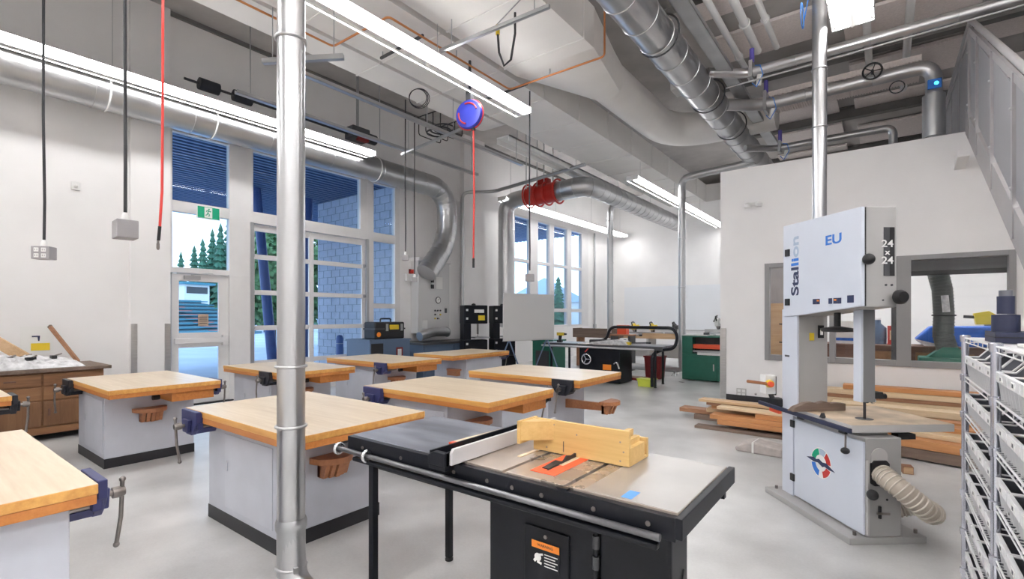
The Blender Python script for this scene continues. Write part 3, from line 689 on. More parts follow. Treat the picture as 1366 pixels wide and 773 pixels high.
cord_box('white hanging outlet box on a thin cord, over the control panel', -6.95, 6.18, 2.12, .10, False, R(45))
cord_box('grey hanging outlet box on a cord in front of the tall far windows', -4.60, 6.55, 2.05, .14, False, R(30), top=5.15)
t = T('air_hose', 'bright red air hose hanging with a metal coupler, in front of the white wall', 'hose', (-4.93, 1.53, 2.05))
MB().tube([(.0, 0, .20), (.012, .012, .5), (.016, .016, 1.2), (.01, .02, 2.4), (.01, .02, ZC - 2.05)], .0105, 10).build('hose_line', 'redhose', t)
MB().tube([(.0, 0, .21), (-.012, -.006, .09)], .0125, 10).build('rubber_sleeve', 'blackm', t); MB().lathe([(.007, 0), (.012, .012), (.012, .05), (.009, .06), (.009, .085)], (-.015, -.008, .01), 'z', 12).build('coupler', 'steel', t)
t = T('hose_reel', 'round blue and red hose reel hung below the ceiling ducts', 'hose reel', (-4.78, 5.3, 4.40), R(14)); t.scale = (.98, 1, .98)
MB().lathe([(.0, -.06), (.06, -.07), (.2, -.055), (.215, -.03), (.215, .03), (.2, .055), (.06, .07), (0, .06)], (0, 0, 0), 'y', 32).build('drum_cover', 'reelblue', t)
for a0 in (20, 170):
    MB().tube([(.15 * math.cos(R(a0 + k * 8)), -.064 - .004, .15 * math.sin(R(a0 + k * 8))) for k in range(12)], .012, 6).build('red_stripe', 'red', t)
MB().ring((0, 0, 0), .218, .014, 'y', 32, 6).build('red_rim', 'red', t)
MB().box(-.04, .04, -.05, .05, .2, .34).bar((0, 0, .34), (0, 0, .8), .03).build('mount_bracket', 'darkgrey', t)
MB().cyl((.06, 0, -.24), (.06, 0, -.18), .03).build('hose_guide', 'blackm', t)
MB().tube([(.06, 0, -.2), (.07, 0, -1.2), (.06, 0, -2.12)], .014, 8).build('hose_line', 'redhose', t); MB().cyl((.06, 0, -2.26), (.06, 0, -2.12), .018).build('coupler', 'blackm', t)
t = T('cable_coil', 'small coil of grey cable hung under the narrow white duct', 'cable', (-5.55, 5.0, 4.75), R(40))
for k in range(3): MB().ring((.01 * k, .012 * k, .0), .13 + .01 * k, .006, 'y', 28, 6).build('cable_loop', 'cord', t)
# struts, tracks and copper line
def strut(label, p0, p1, s=.041):
    t = T('strut_channel', label, 'strut', p0); q = [b - a for a, b in zip(p0, p1)]
    MB().bar((0, 0, 0), q, s, s).build('channel', 'galv_dull', t)
    L = Vector(q); 
    for f_ in (.12, .88):
        c_ = L * f_; MB().cyl((c_.x, c_.y, c_.z + .02), (c_.x, c_.y, max(c_.z + .1, 5.2 - p0[2])), .006, n=6).build('hanger_rod', 'galv_dull', t)
strut('grey strut channel over the overhead door reaching to the wide duct', (-7.45, 6.3, 4.62), (-5.65, 6.05, 4.62))
strut('grey strut channel angled just behind the large silver pole', (-5.95, 2.9, 4.55), (-5.2, 3.5, 4.62), .06)
strut('grey strut channel crossing under the wide ducts above the strip light', (-4.5, 4.43, 4.86), (-2.9, 4.5, 4.86))
for i, (x, lab) in enumerate(((-7.35, 'overhead door rail, the one closer to the windows'), (-6.1, 'overhead door rail, the one closer to the white ducts'))):
    t = T('overhead_rail', lab, 'rail', (x, 3.2, 4.66)); b = MB(); b.box(-.04, .04, 0, 5.2, 0, .006); b.box(-.04, -.034, 0, 5.2, 0, .05); b.box(.034, .04, 0, 5.2, 0, .05); b.build('rail_channel', 'galv', t)
    for y in (.2, 2.5, 5): MB().cyl((0, y, .02), (0, y, (5.2 if x > -6.5 else ZC) - 4.66), .008, n=6).build('hanger_rod', 'galv_dull', t)
t = T('door_operator', 'dark motor and chain box of the overhead door, above the strip light', 'door motor', (-8.3, 5.9, 4.95))
MB().box(-.14, .14, -.2, .2, 0, .24).build('motor_case', 'darkgrey', t, bevel=.02); MB().cyl((.0, .2, .12), (0, .42, .12), .1).build('motor_drum', 'vise_black', t); MB().box(.1, .2, -.1, .12, -.04, .1).build('red_cover', 'redbin', t)
MB().cyl((-.05, -3.0, .1), (-.05, .2, .1), .02, n=10).build('torsion_shaft', 'cord', t)
for y in (-2.8, -2.3): MB().cyl((-.05, y, .1), (-.05, y + .28, .1), .09, n=18).build('cable_drum', 'vise_black', t)
MB().bar((0, 0, .24), (0, 0, 1.4), .04).build('mount', 'galv_dull', t)
t = T('cable_bracket', 'dark wire bracket full of coiled cable beside the narrow duct end', 'bracket', (-7.0, 6.9, 5.05))
b = MB()
for k in range(4): b.tube(fillet([(-.3 + k * .2, -.3, .35), (-.3 + k * .2, -.3, 0), (-.3 + k * .2, .3, 0), (-.3 + k * .2, .3, .35)], .06), .01, 6)
b.bar((-.35, -.3, .35), (.35, -.3, .35), .015); b.bar((-.35, .3, .35), (.35, .3, .35), .015); b.build('wire_cage', 'blackm', t)
for k in range(3): MB().ring((-.1 + .1 * k, 0, .08 + .03 * k), .2, .016, 'z', 24, 6).build('cable_coil', 'cord', t)
MB().bar((0, 0, .35), (0, 0, 1.3), .02).build('hanger', 'galv_dull', t)
t = T('copper_pipe', 'thin copper pipe running under the white ducts in right-angle turns', 'pipe', (-5.88, 1.5, 5.08))
P0 = (-5.88, 1.5, 5.08)
MB().tube(fillet([tuple(a - b for a, b in zip(q, P0)) for q in ((-5.88, -3, 5.1), (-5.88, 3.8, 5.1), (-4.76, 3.82, 5.1), (-4.76, 6.22, 5.1), (-3.1, 6.22, 5.1), (-3.1, 6.22, 5.9))], .06), .014, 8).build('pipe_run', 'copper', t)
for q in ((-5.88, 2.5), (-4.76, 5.0), (-4.0, 6.22)): MB().cyl((q[0] + 5.88, q[1] - 1.5, 0), (q[0] + 5.88, q[1] - 1.5, .12), .008, n=6).build('clip', 'galv_dull', t)
t = T('cable_festoon', 'black cable loop with yellow plug below the wide duct', 'cable', (-3.7, 4.6, 4.9))
MB().tube([(.0, 0, 0), (.02, 0, -.25), (.08, .02, -.42), (.16, .05, -.36), (.2, .08, -.05), (.2, .08, .2)], .014, 8).build('cable_loop', 'cord', t); MB().cyl((0, 0, -.03), (0, 0, .08), .025).build('yellow_plug', 'yellow', t); MB().bar((-.05, 0, .08), (.3, .05, .3), .01).build('hook', 'galv_dull', t)
for i in range(3):
    pts = [(-5.95 + .3 * i, 2.5 + 1.9 * i, 5.12), (-5.1 + .2 * i, 2.45 + 1.9 * i, 5.12)]
    t = T('trapeze_hanger', ('short dark trapeze bar under the white ducts, %s' % ('by the silver pole', 'above the strip light', 'beside the hose reel')[i]), 'hanger', pts[0])
    MB().bar((0, 0, 0), (.9, -.03, 0), .03).build('trapeze_bar', 'darkgrey', t); MB().cyl((.04, 0, 0), (.04, 0, .1), .008, n=6).build('hanger_rod', 'galv_dull', t)
t = T('air_tube_coil', 'small loop of blue air tubing beside the silver pole near the ceiling', 'tube', (-.74, 6.40, 4.88)); MB().ring((0, 0, 0), .13, .007, 'x', 24, 6).build('tube_loop', 'bluetube', t); MB().tube([(0, .13, 0), (.1, .1, .5), (.1, 0, ZC - 4.88)], .007, 6).build('tube_riser', 'bluetube', t)
# ================================================================ STAIR
SX = .90
t = T('stair', 'grey steel stair with solid guard panels rising along the partition', 'stair', (SX, 9.3, 0))
s_ = .6
def sz(y): return 4.04 - s_ * (9.3 - y)        # underside of the stringer
y0 = 2.7
MB().prism([(y0 - 9.3, sz(y0)), (0, 4.04), (0, 4.38), (y0 - 9.3, sz(y0) + .34)], 'x', 0, .05).build('stringer', 'stair', t)
MB().prism([(y0 - 9.3, sz(y0)), (0, 4.04), (0, 4.38), (y0 - 9.3, sz(y0) + .34)], 'x', 1.15, 1.2).build('stringer', 'stair', t)
for i in range(22):
    z = .18 + i * .185; y = 9.3 - (4.12 - z) / s_ 
    if z > 4.1: break
    MB().box(.05, 1.15, y - 9.3, y - 9.3 + .30, z, z + .04).build('tread', 'stair', t)
MB().tube(fillet([(.02, y0 - 9.3, sz(y0) + 1.6), (.02, 8.94 - 9.3, 5.45), (.02, 12.5 - 9.3, 5.45)], .08), .032, 12).build('handrail', 'stair', t)
MB().prism([(y0 - 9.3, sz(y0) + 1.42), (8.94 - 9.3, 5.27), (8.94 - 9.3, 5.36), (y0 - 9.3, sz(y0) + 1.51)], 'x', 0, .03).build('top_rail', 'stair', t)
MB().box(0, .03, 8.94 - 9.3, 3.2, 5.27, 5.36).build('top_rail', 'stair', t)
def pan(ya, yb): return [(ya - 9.3 + .04, sz(ya) + .40 if ya < 9 else 4.15), (yb - 9.3 - .04, sz(yb) + .40 if yb < 9 else 4.15), (yb - 9.3 - .04, min(sz(yb) + 1.40, 5.25)), (ya - 9.3 + .04, min(sz(ya) + 1.40, 5.25))]
ysp = [2.7, 3.9, 5.1, 6.1, 7.2, 8.25, 8.94]
for a, b_ in zip(ysp[:-1], ysp[1:]): MB().prism(pan(a, b_), 'x', .012, .022).build('guard_panel', 'stairpanel', t)
for y in ysp:
    MB().box(-.012, .03, y - 9.3 - .035, y - 9.3 + .035, sz(y) + .05, min(sz(y) + 1.5, 5.4)).build('guard_post', 'stair', t)
    for dz in (.5, 1.2): MB().sph((-.014, y - 9.3, sz(y) + dz), .016, 10, 6).build('bolt', 'galv_dull', t)
for ya, yb in ((9.0, 10.1), (10.1, 11.2), (11.2, 12.4)):
    MB().box(.012, .022, ya - 9.3 + .03, yb - 9.3 - .03, 4.15, 5.25).build('guard_panel', 'stairpanel', t); MB().box(0, .03, yb - 9.3 - .03, yb - 9.3 + .03, 4.06, 5.3).build('guard_post', 'stair', t)
MB().prism([(0, 3.55), (0, 3.7), (-.45, 3.7), (-.45, 3.62)], 'x', -.12, 0).build('bracket', 'wall2', t)
# emergency light and small boxes
t = T('emergency_light', 'small white emergency light head on the partition wall', 'emergency light', (-1.8, 9.3, 3.42))
MB().box(-.06, .06, -.05, 0, -.03, .03).build('base_box', 'white', t, bevel=.006); MB().lathe([(.0, .0), (.05, .0), (.055, .05), (.02, .08)], (-.09, -.08, -.06), 'z', 16).build('lamp_head', 'white', t); MB().lathe([(.0, .0), (.05, .0), (.055, .05), (.02, .08)], (.09, -.08, -.06), 'z', 16).build('lamp_head', 'white', t); MB().bar((-.09, -.06, .02), (.09, -.06, .02), .015).build('arm_bar', 'white', t)
t = T('wall_sensor', 'tiny white sensor box high on the left white wall', 'sensor', (XL, 1.83, 3.34)); MB().box(0, .03, -.05, .05, -.05, .06).build('sensor_case', 'white', t, bevel=.006); MB().sph((.03, 0, 0), .025).build('sensor_lens', 'paper', t)
t = T('exit_sign', 'green and white running-man exit sign above the glazed door', 'exit sign', (XL + .03, 3.36, 3.13))
MB().box(0, .035, 0, .36, 0, .215).build('sign_case', 'white', t, bevel=.004); MB().box(.035, .038, .012, .348, .012, .203).build('green_face', 'green_sign', t)
b = MB(); b.box(.038, .040, .115, .235, .02, .195); b.build('white_doorway', 'paper', t)
f = MB(); X0 = .041
f.cyl((X0, .183, .165), (X0 + .001, .183, .165), .013, n=12)
for a, c_ in (((.178, .148), (.165, .10)), ((.178, .14), (.205, .125)), ((.205, .125), (.213, .14)), ((.176, .145), (.15, .14)), ((.15, .14), (.143, .12)), ((.165, .10), (.19, .08)), ((.19, .08), (.182, .045)), ((.165, .10), (.152, .07)), ((.152, .07), (.13, .06))):
    f.bar((X0, a[0], a[1]), (X0, c_[0], c_[1]), .003, .013)
f.build('running_figure', 'green_sign', t)
# ================================================================ WORKBENCHES
def add_vise(par, x, y, rz, col='vise', z=.82, open_=-.02):
    base = MB(); base.box(-.125, .125, -.01, .025, -.125, -.01); base.prism([(-.08, -.125), (.08, -.125), (.05, -.165), (-.05, -.165)], 'y', -.12, .02)
    v = base.build('vise', col, par, bevel=.004); v.location = (x, y, z); v.rotation_euler = (0, 0, rz)
    o = open_
    j = MB(); j.prism([(-.13, .0), (.13, .0), (.13, -.075), (.085, -.135), (.045, -.17), (-.045, -.17), (-.085, -.135), (-.13, -.075)], 'y', .025 + o, .06 + o)
    j.prism([(-.06, -.06), (.06, -.06), (.04, -.15), (-.04, -.15)], 'y', .06 + o, .085 + o); j.build('moving_jaw', col, v, bevel=.005)
    for s in (-.08, .08): MB().cyl((s, -.2, -.11), (s, .04 + o, -.11), .011, n=10).build('guide_rod', 'steel', v)
    g = MB(); g.cyl((0, -.1, -.10), (0, .15 + o, -.10), .012, n=12); g.lathe([(.0, .0), (.024, 0), (.025, .025), (.02, .045), (0, .045)], (0, .105 + o, -.10), 'y', 16); g.build('screw', 'steel', v)
    tl = random.uniform(-.25, .25)
    h = MB(); a = Vector((math.sin(tl), 0, math.cos(tl))); c_ = Vector((0, .14 + o, -.10)); h.tube([c_ + a * .05, c_ - a * .12, c_ - a * .24 + Vector((0, -.012, 0))], .0085, 10); h.sph(c_ + a * .055, .013, 10, 6); h.sph(c_ - a * .245 + Vector((0, -.012, 0)), .013, 10, 6); h.build('handle_bar', 'steel', v)
    return v
def bench(label, x0, x1, y0, y1, body, vises, stool=True, arm=0, rot=0, block=True, m2='maple'):
    cx, cy = (x0 + x1) / 2, (y0 + y1) / 2; hx, hy = (x1 - x0) / 2, (y1 - y0) / 2
    t = T('workbench', label, 'workbench', (cx, cy, 0), 0, 'grey cabinet workbenches')
    tp = MB(); tp.box(-hx, hx, -hy, hy, .778, .82, 1); tp.m[1] = 0
    tp.build('bench_top', [m2, 'edge'], t, bevel=.004)
    ap = MB(); ap.box(-hx + .004, hx - .004, -hy + .004, hy - .004, .738, .778); ap.build('top_apron', 'apron', t, bevel=.003)
    bx0, bx1, by0, by1 = body[0] - cx, body[1] - cx, body[2] - cy, body[3] - cy
    MB().box(bx0, bx1, by0, by1, .09, .738).build('cabinet_body', 'benchgrey', t, bevel=.004)
    MB().box(bx0 - .004, bx1 + .004, by0 - .004, by1 + .004, 0, .095).build('plinth', 'plinth', t)
    dw = (bx1 - bx0)
    dp = MB().box(bx0 + .28 * dw, bx1 - .04, by0 - .006, by0, .14, .66).build('door_panel', 'benchpanel', t, bevel=.003)
    MB().box(bx0 + .28 * dw + .03, bx0 + .28 * dw + .05, by0 - .012, by0 - .006, .40, .47).build('pull_slot', 'benchgrey', dp)
    if stool:
        yc = (by0 + by1) / 2 - .02; xs = bx1 + arm
        s = MB(); s.prism([(xs, yc - .15)] + [(xs + .17 * math.sin(PI * k / 12), yc - .15 * math.cos(PI * k / 12)) for k in range(13)] + [(xs, yc + .15)], 'z', .515, .556)
        st = s.build('stool_seat', 'seatwood', t, bevel=.003)
        b = MB()
        for q in (-.075, -.038, .0, .038, .075): b.prism([(xs - .0, .415), (xs, .52), (xs + .145 - abs(q) * .4, .52), (xs + .10 - abs(q) * .4, .415)], 'y', yc + q - .015, yc + q + .015)
        b.box(xs, xs + .03, yc - .09, yc + .09, .415, .52)
        b.build('stool_bracket', 'seatwood', st)
        if arm: MB().prism([(bx1, .42), (bx1, .52), (xs + .05, .52), (xs + .03, .44)], 'y', yc - .02, yc + .02).build('stool_arm', 'seatwood', t)
    if block:
        MB().box(bx1 + .06, hx - .05, by0 + .42, by1 + .02, .645, .738).build('wood_block', 'apron', t, bevel=.003)
        MB().cyl((bx1 + .12, by0 + .36, .66), (bx1 + .12, by0 + .42, .66), .025).build('block_hinge', 'vise_black', t)
    for v in vises: add_vise(t, v[0] - cx, v[1] - cy, v[2], v[3] if len(v) > 3 else 'vise')
    return t
N, S, E_, W_ = 0, PI, -PI / 2, PI / 2
bench('maple-topped grey workbench cut off by the photo edge, indigo vise on its corner', -4.1, -2.53, -.44, .575, (-3.55, -2.60, -.38, .5), [(-2.70, .575, N)], stool=False, block=False)
bench('maple-topped grey workbench in front of the old wooden cabinet, with half-round seat', -7.05, -5.55, 1.33, 2.27, (-7.0, -6.06, 1.42, 2.2), [(-6.90, 1.33, S, 'vise_black'), (-5.75, 2.27, N)])
bench('maple-topped grey workbench standing right behind the large silver pole', -4.12, -2.60, 1.44, 2.41, (-4.02, -3.03, 1.56, 2.34), [(-3.95, 1.44, S)])
bench('maple-topped grey workbench in front of the glazed overhead door', -7.15, -5.6, 2.95, 3.95, (-7.05, -6.05, 3.05, 3.87), [(-5.95, 2.95, S, 'vise_black')])
bench('maple-topped grey workbench with blue vise, before the black tool case', -7.15, -5.55, 4.5, 5.5, (-7.05, -6.05, 4.6, 5.42), [(-5.76, 4.5, S)])
bench('maple-topped grey workbench just behind the table saw', -4.02, -2.45, 2.93, 3.88, (-3.95, -3.0, 3.04, 3.8), [(-3.85, 2.93, S), (-2.62, 3.88, N, 'vise_black')])
bench('maple-topped grey workbench turned lengthwise in front of the white display board', -6.72, -5.75, 5.95, 7.5, (-6.65, -5.85, 6.4, 7.4), [(-5.9, 7.5, N)], stool=False, block=False, m2='maple_y')
bt = [o for o in C.objects if o.name.startswith('workbench') and o.type == 'EMPTY'][-1]
s = MB(); s.prism([(.12 + .15 * math.cos(PI + PI * k / 12), -.33 + .17 * math.sin(PI + PI * k / 12)) for k in range(13)], 'z', .52, .548); st = s.build('stool_seat', 'seatwood', bt, bevel=.003)
MB().box(.0, .24, -.42, -.325, .43, .52).build('stool_bracket', 'seatwood', st)
bench('maple-topped grey workbench with dark front vise and long swing-out seat', -4.08, -2.52, 4.5, 5.5, (-3.98, -2.98, 4.6, 5.42), [(-2.72, 4.5, S, 'vise_black')], arm=.5, block=False)
bench('workbench end with dark vise cut off by the photo edge, before the old cabinet', -7.4, -5.86, -.24, .76, (-7.3, -6.3, -.15, .68), [(-6.02, .76, N, 'vise_black')], stool=False, block=False)
# ================================================================ TABLE SAW (near)
t = T('table_saw', 'black cabinet table saw with cast iron top and dark extension table', 'table saw', (-1.4, 1.9, 0))
tp = MB(); ym, yM = -.31, .30
sl = [(-.17, .145), (.165, .437), (.457, .87)]
for a, b_ in sl: tp.box(a, b_, ym, yM, .825, .86)
tp.box(.145, .165, ym, yM, .825, .849); tp.box(.437, .457, ym, yM, .825, .849)
tp.build('cast_table', 'castiron', t, bevel=.0015)
MB().box(.52, .868, ym + .003, yM - .003, .8595, .8612).build('wing_sheen_sheet', 'wingsheen', t)  # thin pale sheet, paints the light's reflection on the cast top
MB().box(-.88, -.172, ym, yM, .815, .86).build('extension_table', 'laminate', t, bevel=.003)
b = MB(); b.box(-.88, -.172, ym - .03, ym, .775, .858); b.box(-.172, .87, ym - .03, ym, .775, .852); b.prism([(.437, .84), (.457, .84), (.47, .86), (.42, .86)], 'y', ym - .028, ym - .002); b.build('front_rail_angle', 'black', t, bevel=.002)
for x in (-.75, -.45, -.1, .09, .22, .36, .58, .78): MB().cyl((x, ym - .034, .815), (x, ym - .03, .815), .009, n=10).build('rail_bolt', 'steel', t)
rl = MB().tube([(-.93, ym - .056, .790), (.83, ym - .056, .790)], .0125, 14).build('fence_rail_tube', 'railsteel', t)
MB().box(-.80, .82, ym - .06, ym - .03, .745, .766).build('rail_lower_tube', 'black', t, bevel=.006)
for x in (-.92, -.68): MB().tube([(x, ym - .056 + .024 * math.cos(2 * PI * k / 20), .790 + .024 * math.sin(2 * PI * k / 20)) for k in range(20)], .010, 8, closed=True).build('rail_clamp', 'chrome', t)
MB().box(-.88, .86, yM, yM + .03, .72, .85).build('rear_rail', 'black', t, bevel=.002)
MB().box(.87, .895, ym - .04, yM + .03, .79, .857).build('wing_edge_trim', 'black', t, bevel=.003)
for y in (ym + .02, yM - .03):
    l = MB(); l.box(-.745, -.71, y - .0175, y + .0175, .02, .815); lg = l.build('leg', 'black', t, bevel=.002)
    MB().lathe([(0, 0), (.025, 0), (.025, .012), (.01, .02), (.01, .05)], (-.7275, y, 0), 'z', 14).build('foot', 'blackm', lg)
cb = MB(); cb.box(-.03, .50, -.18, .25, .03, .775); cb.build('cabinet', 'black', t, bevel=.006)
MB().box(-.06, .53, -.2, .27, 0, .05).build('plinth', 'black', t, bevel=.004)
pn = MB().box(.17, .39, -.190, -.178, .20, .61).build('access_panel', 'black', t, bevel=.004)
for z in (.58, .23): MB().cyl((.28, -.195, z), (.28, -.188, z), .008, n=10).build('panel_screw', 'steel', pn)
lb = MB().box(.212, .348, -.1935, -.190, .44, .555).build('warning_label', 'black', pn)
MB().box(.212, .348, -.1945, -.1935, .525, .555).build('orange_band', 'orange2', lb)
g = MB(); g.sph((.243, -.194, .488), .017, 12, 8, sc=(1, .08, 1)); g.bar((.225, -.194, .468), (.25, -.194, .50), .002, .012); g.bar((.25, -.194, .50), (.268, -.194, .505), .002, .008); g.bar((.24, -.194, .47), (.262, -.194, .465), .002, .01)
g.build('hand_symbol', 'paper', lb)
tx = text('label_text', 'WARNING', .016, 'blackm', lb, (.28, -.1948, .54), (R(90), 0, 0), .0003)
b = MB()
for k in range(5): b.box(.275, .34 - (k % 2) * .012, -.1940, -.1935, .505 - k * .012, .509 - k * .012)
b.build('label_lines', 'paper', lb)
hg = MB(); hg.cyl((.512, -.19, .12), (.512, -.19, .70), .009, n=10)
hb = hg.build('hinge', 'black', t)
for z in (.42, .52, .60): MB().cyl((.512, -.192, z), (.512, -.192, z + .05), .014, n=10).build('hinge_knuckle', 'darkgrey', hb)
mc = MB(); mc.prism([(.525, -.185), (.79, -.185), (.80, -.175), (.80, .0), (.78, .02), (.525, .02)], 'z', .12, .715); mo = mc.build('motor_cover', 'black', t, bevel=.012)
b = MB()
for k in range(4): b.bar((.803, -.12 + .018 * k, .36 + .05 * k), (.803, -.10 + .018 * k, .40 + .05 * k), .004, .014)
b.build('vent_slot', 'blackm', mo)
MB().box(.05, .45, -.188, -.18, .08, .16).build('toe_louver', 'blackm', t)
hw = MB().ring((-.12, -.05, .0), .0, .0) if False else None
ins = MB().box(.235, .355, -.24, .12, .8600, .8625).build('throat_plate', 'orange', t, bevel=.001)
MB().box(.29, .299, -.20, .10, .8622, .8632).build('blade_slot', 'blackm', ins)
bl = MB(); bl.prism([(-.02 + .125 * math.cos(R(62 + k * 4)), .7735 + .10 * math.sin(R(62 + k * 4))) for k in range(15)], 'x', .2935, .2955); bl.build('saw_blade', 'blade', t)
b = MB(); b.prism([(-.19, .862), (-.10, .862), (-.085, .872), (-.19, .866)], 'x', .262, .295); b.prism([(-.10, .863), (.04, .864), (.06, .884), (.0, .878), (-.04, .886), (-.07, .870)], 'x', .288, .297); b.build('splitter_guard', 'blackm', t)
o = MB().box(.66, .70, ym + .02, ym + .10, .8612, .8618).build('blue_tape_strip', 'bluetape', t)
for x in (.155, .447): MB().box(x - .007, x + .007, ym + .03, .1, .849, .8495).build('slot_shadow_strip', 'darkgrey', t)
# fence
f = T('rip_fence', 'grey-faced black rip fence lying across the table saw', 'fence', (-1.51, 1.9, .86))
MB().box(-.06, .04, -.42, .44, .002, .012).box(-.06, -.048, -.42, .44, .002, .058).prism([(-.06, .0), (.04, .0), (.04, .058), (-.03, .058), (-.06, .04)], 'y', -.43, -.40).box(.028, .04, -.42, .44, .002, .06).build('fence_body', 'black', f, bevel=.003)
MB().prism([(-.40, .003), (.43, .003), (.43, .072), (-.385, .072), (-.40, .055)], 'x', .04, .055).build('face_board', 'fenceface', f, bevel=.003)
b = MB(); b.box(-.06, .04, -.425, -.37, -.02, .0); b.build('fence_clamp_head', 'black', f, bevel=.004)
def small(name, label, cat, loc, mbs, rz=0, group=None):
    t = T(name, label, cat, loc, rz, group)
    for nm, mb, m in mbs: mb.build(nm, m, t)
    return t
small('push_stick', 'black and red push stick lying in the rip fence tray', 'push stick', (-1.525, 2.1, .873), [('stick_body', MB().prism([(-.18, 0), (.2, 0), (.2, .03), (.1, .018), (-.1, .014), (-.18, .02)], 'x', -.01, .01), 'blackm'), ('red_edge', MB().box(.0105, .014, -.15, .18, .002, .012), 'red')])
small('wood_scrap', 'short pale wood scrap with an orange tip in the rip fence tray', 'wood scrap', (-1.53, 1.75, .873), [('scrap_block', MB().box(-.012, .012, -.05, .07, 0, .018), 'pine_pale'), ('painted_tip', MB().box(-.012, .012, -.09, -.05, 0, .018), 'orange')])
small('wood_strip', 'long pale wood strip lying along the dark extension table', 'wood strip', (-1.66, 2.0, .861), [('strip', MB().box(-.022, .022, -.24, .26, 0, .018), 'pine_pale'), ('painted_end', MB().box(-.022, .022, -.27, -.24, 0, .018), 'orange')], R(-4))
# crosscut sled
t = T('crosscut_sled', 'yellow plywood crosscut sled standing on the table saw', 'sled', (-1.1, 1.95, .8635))
MB().box(-.235, .25, -.0, .19, .0, .012).build('sled_base', 'pine', t)
MB().box(-.235, .25, -.018, 0, .0, .15).build('front_fence', 'pine', t, bevel=.0015)
MB().box(-.25, -.235, -.13, .02, .045, .15).build('end_board', 'pine', t, bevel=.0015)
MB().prism([(-.235, -.018), (-.235, -.12), (-.12, -.018)], 'z', .06, .146).build('corner_gusset', 'pine', t)
MB().box(-.235, .25, .172, .19, .012, .085).build('rear_fence', 'pine', t)
for x, h_ in ((.185, .125), (.215, .10), (.238, .075)): MB().box(x - .012, x + .012, .0, .15, .012, h_).build('stepped_block', 'pine', t, bevel=.001)
MB().box(-.07, -.067, -.0195, -.017, .012, .06).build('saw_kerf', 'darkgrey', t)
for x in (-.17, .05): MB().box(x - .055, x - .035, -.16, .18, -.004, .0).build('runner', 'pine_pale', t)
b = MB()
for x, z in ((-.16, .02), (.0, .10), (.21, .02), (.21, .1), (-.12, .13), (.225, .06)): b.cyl((x, -.0188, z), (x, -.017, z), .004, n=8)
b.build('screw_head', 'steel', t)
# ================================================================ BANDSAW
t = T('bandsaw', 'tall blue-white industrial bandsaw with grey hose, lettered door and wide table', 'bandsaw', (-.18, 3.88, 0), R(40))
BS = t
MB().box(0, .525, 0, .98, 0, .045).build('base_plate', 'sawgrey', t, bevel=.004)
for x, y in ((.07, .05), (.5, .06), (.07, .93), (.5, .93)): MB().cyl((x, y, .045), (x, y, .07), .012, n=6).build('anchor_bolt', 'steel', t)
MB().box(.115, .36, .01, .90, .045, .695).build('lower_housing', 'sawgrey', t, bevel=.006)
ld = MB().box(.10, .115, .012, .74, .06, .67).build('lower_door', 'sawlit', t, bevel=.004); MB().box(.10, .115, .755, .90, .045, .695).build('side_panel', 'sawlit', t, bevel=.003)
for z in (.17, .60): MB().box(.088, .10, .73, .775, z, z + .055).build('hinge', 'blackm', ld)
MB().box(.115, .35, .70, .90, .69, 1.55).build('spine_column', 'sawgrey', t, bevel=.005); MB().box(.10, .115, .70, .90, .69, 1.55).build('spine_side', 'sawlit', t, bevel=.003)
MB().prism([(.02, 1.555), (.72, 1.49), (.86, 1.49), (.86, 2.235), (.02, 2.215)], 'x', .115, .335).build('upper_housing', 'sawgrey', t, bevel=.006)
ud = MB().prism([(.012, 1.56), (.70, 1.497), (.86, 1.49), (.86, 2.235), (.012, 2.213)], 'x', .085, .112).build('upper_door', 'sawlit', t, bevel=.004)
MB().box(.112, .12, .012, .02, 1.56, 2.21).build('door_gap_seal', 'blackm', t)
for z in (1.58, 1.98): MB().box(.073, .085, .77, .82, z, z + .055).build('hinge', 'blackm', ud)
LR = (R(90), 0, R(-90))
zc = 1.655
for s_, m_, gap in (('Stal', 'logonavy', .006), ('li', 'logoblue', .006), ('on', 'logofade', 0)):
    o = text('lettering', s_, .128, m_, ud, (.0842, .700, zc), (0, R(-90), 0), .0008, 1.27, 'LEFT', bold=.003); zc += o['width'] + gap
text('lettering', 'EU', .095, 'logoblue', ud, (.0842, .27, 2.035), LR, .0008, 1.5, bold=.002)
b = MB()
for y, z in ((.47, 1.60), (.43, 1.60), (.30, 1.60), (.25, 1.60), (.21, 1.60)): b.box(.083, .085, y - .018, y + .018, z - .018, z + .022)
b.build('safety_sticker', 'logonavy', ud); b = MB()
for y in (.43, .25): b.box(.0825, .0832, y - .012, y + .012, 1.603, 1.614)
b.build('sticker_colour', 'orange2', ud)
MB().box(.0835, .085, .075, .135, 1.585, 1.635).build('sticker', 'logonavy', ud)
MB().box(.245, .30, .017, .02, 1.76, 2.08).build('grey_stripe', 'darkgrey', t); MB().box(.285, .318, .016, .019, 1.76, 2.08).build('black_stripe', 'blackm', t)
FR = (R(90), 0, 0)
for s_, z in (('24', 1.97), ('x', 1.915), ('24', 1.86)): text('lettering', s_, .066 if s_ != 'x' else .05, 'white', t, (.268, .0155, z), FR, .0008, 1.25, bold=.001)
MB().sph((.112, -.02, 1.865), .036, 18, 12).build('door_knob', 'blackm', t)
MB().cyl((.112, -.02, 1.865), (.112, .03, 1.865), .012).build('knob_stem', 'steel', t)
MB().lathe([(0, -.05), (.035, -.048), (.048, -.03), (.048, -.01), (.03, .0), (.02, .03)], (.325, .0, 1.62), 'y', 20).build('adjust_handwheel', 'blackm', t)
b = MB(); b.cyl((.26, .016, 1.70), (.26, .02, 1.70), .008, n=8); b.cyl((.30, .016, 1.70), (.30, .02, 1.70), .008, n=8); b.cyl((.24, .016, 1.60), (.24, .02, 1.60), .006, n=8); b.build('screw_head', 'darkgrey', t)
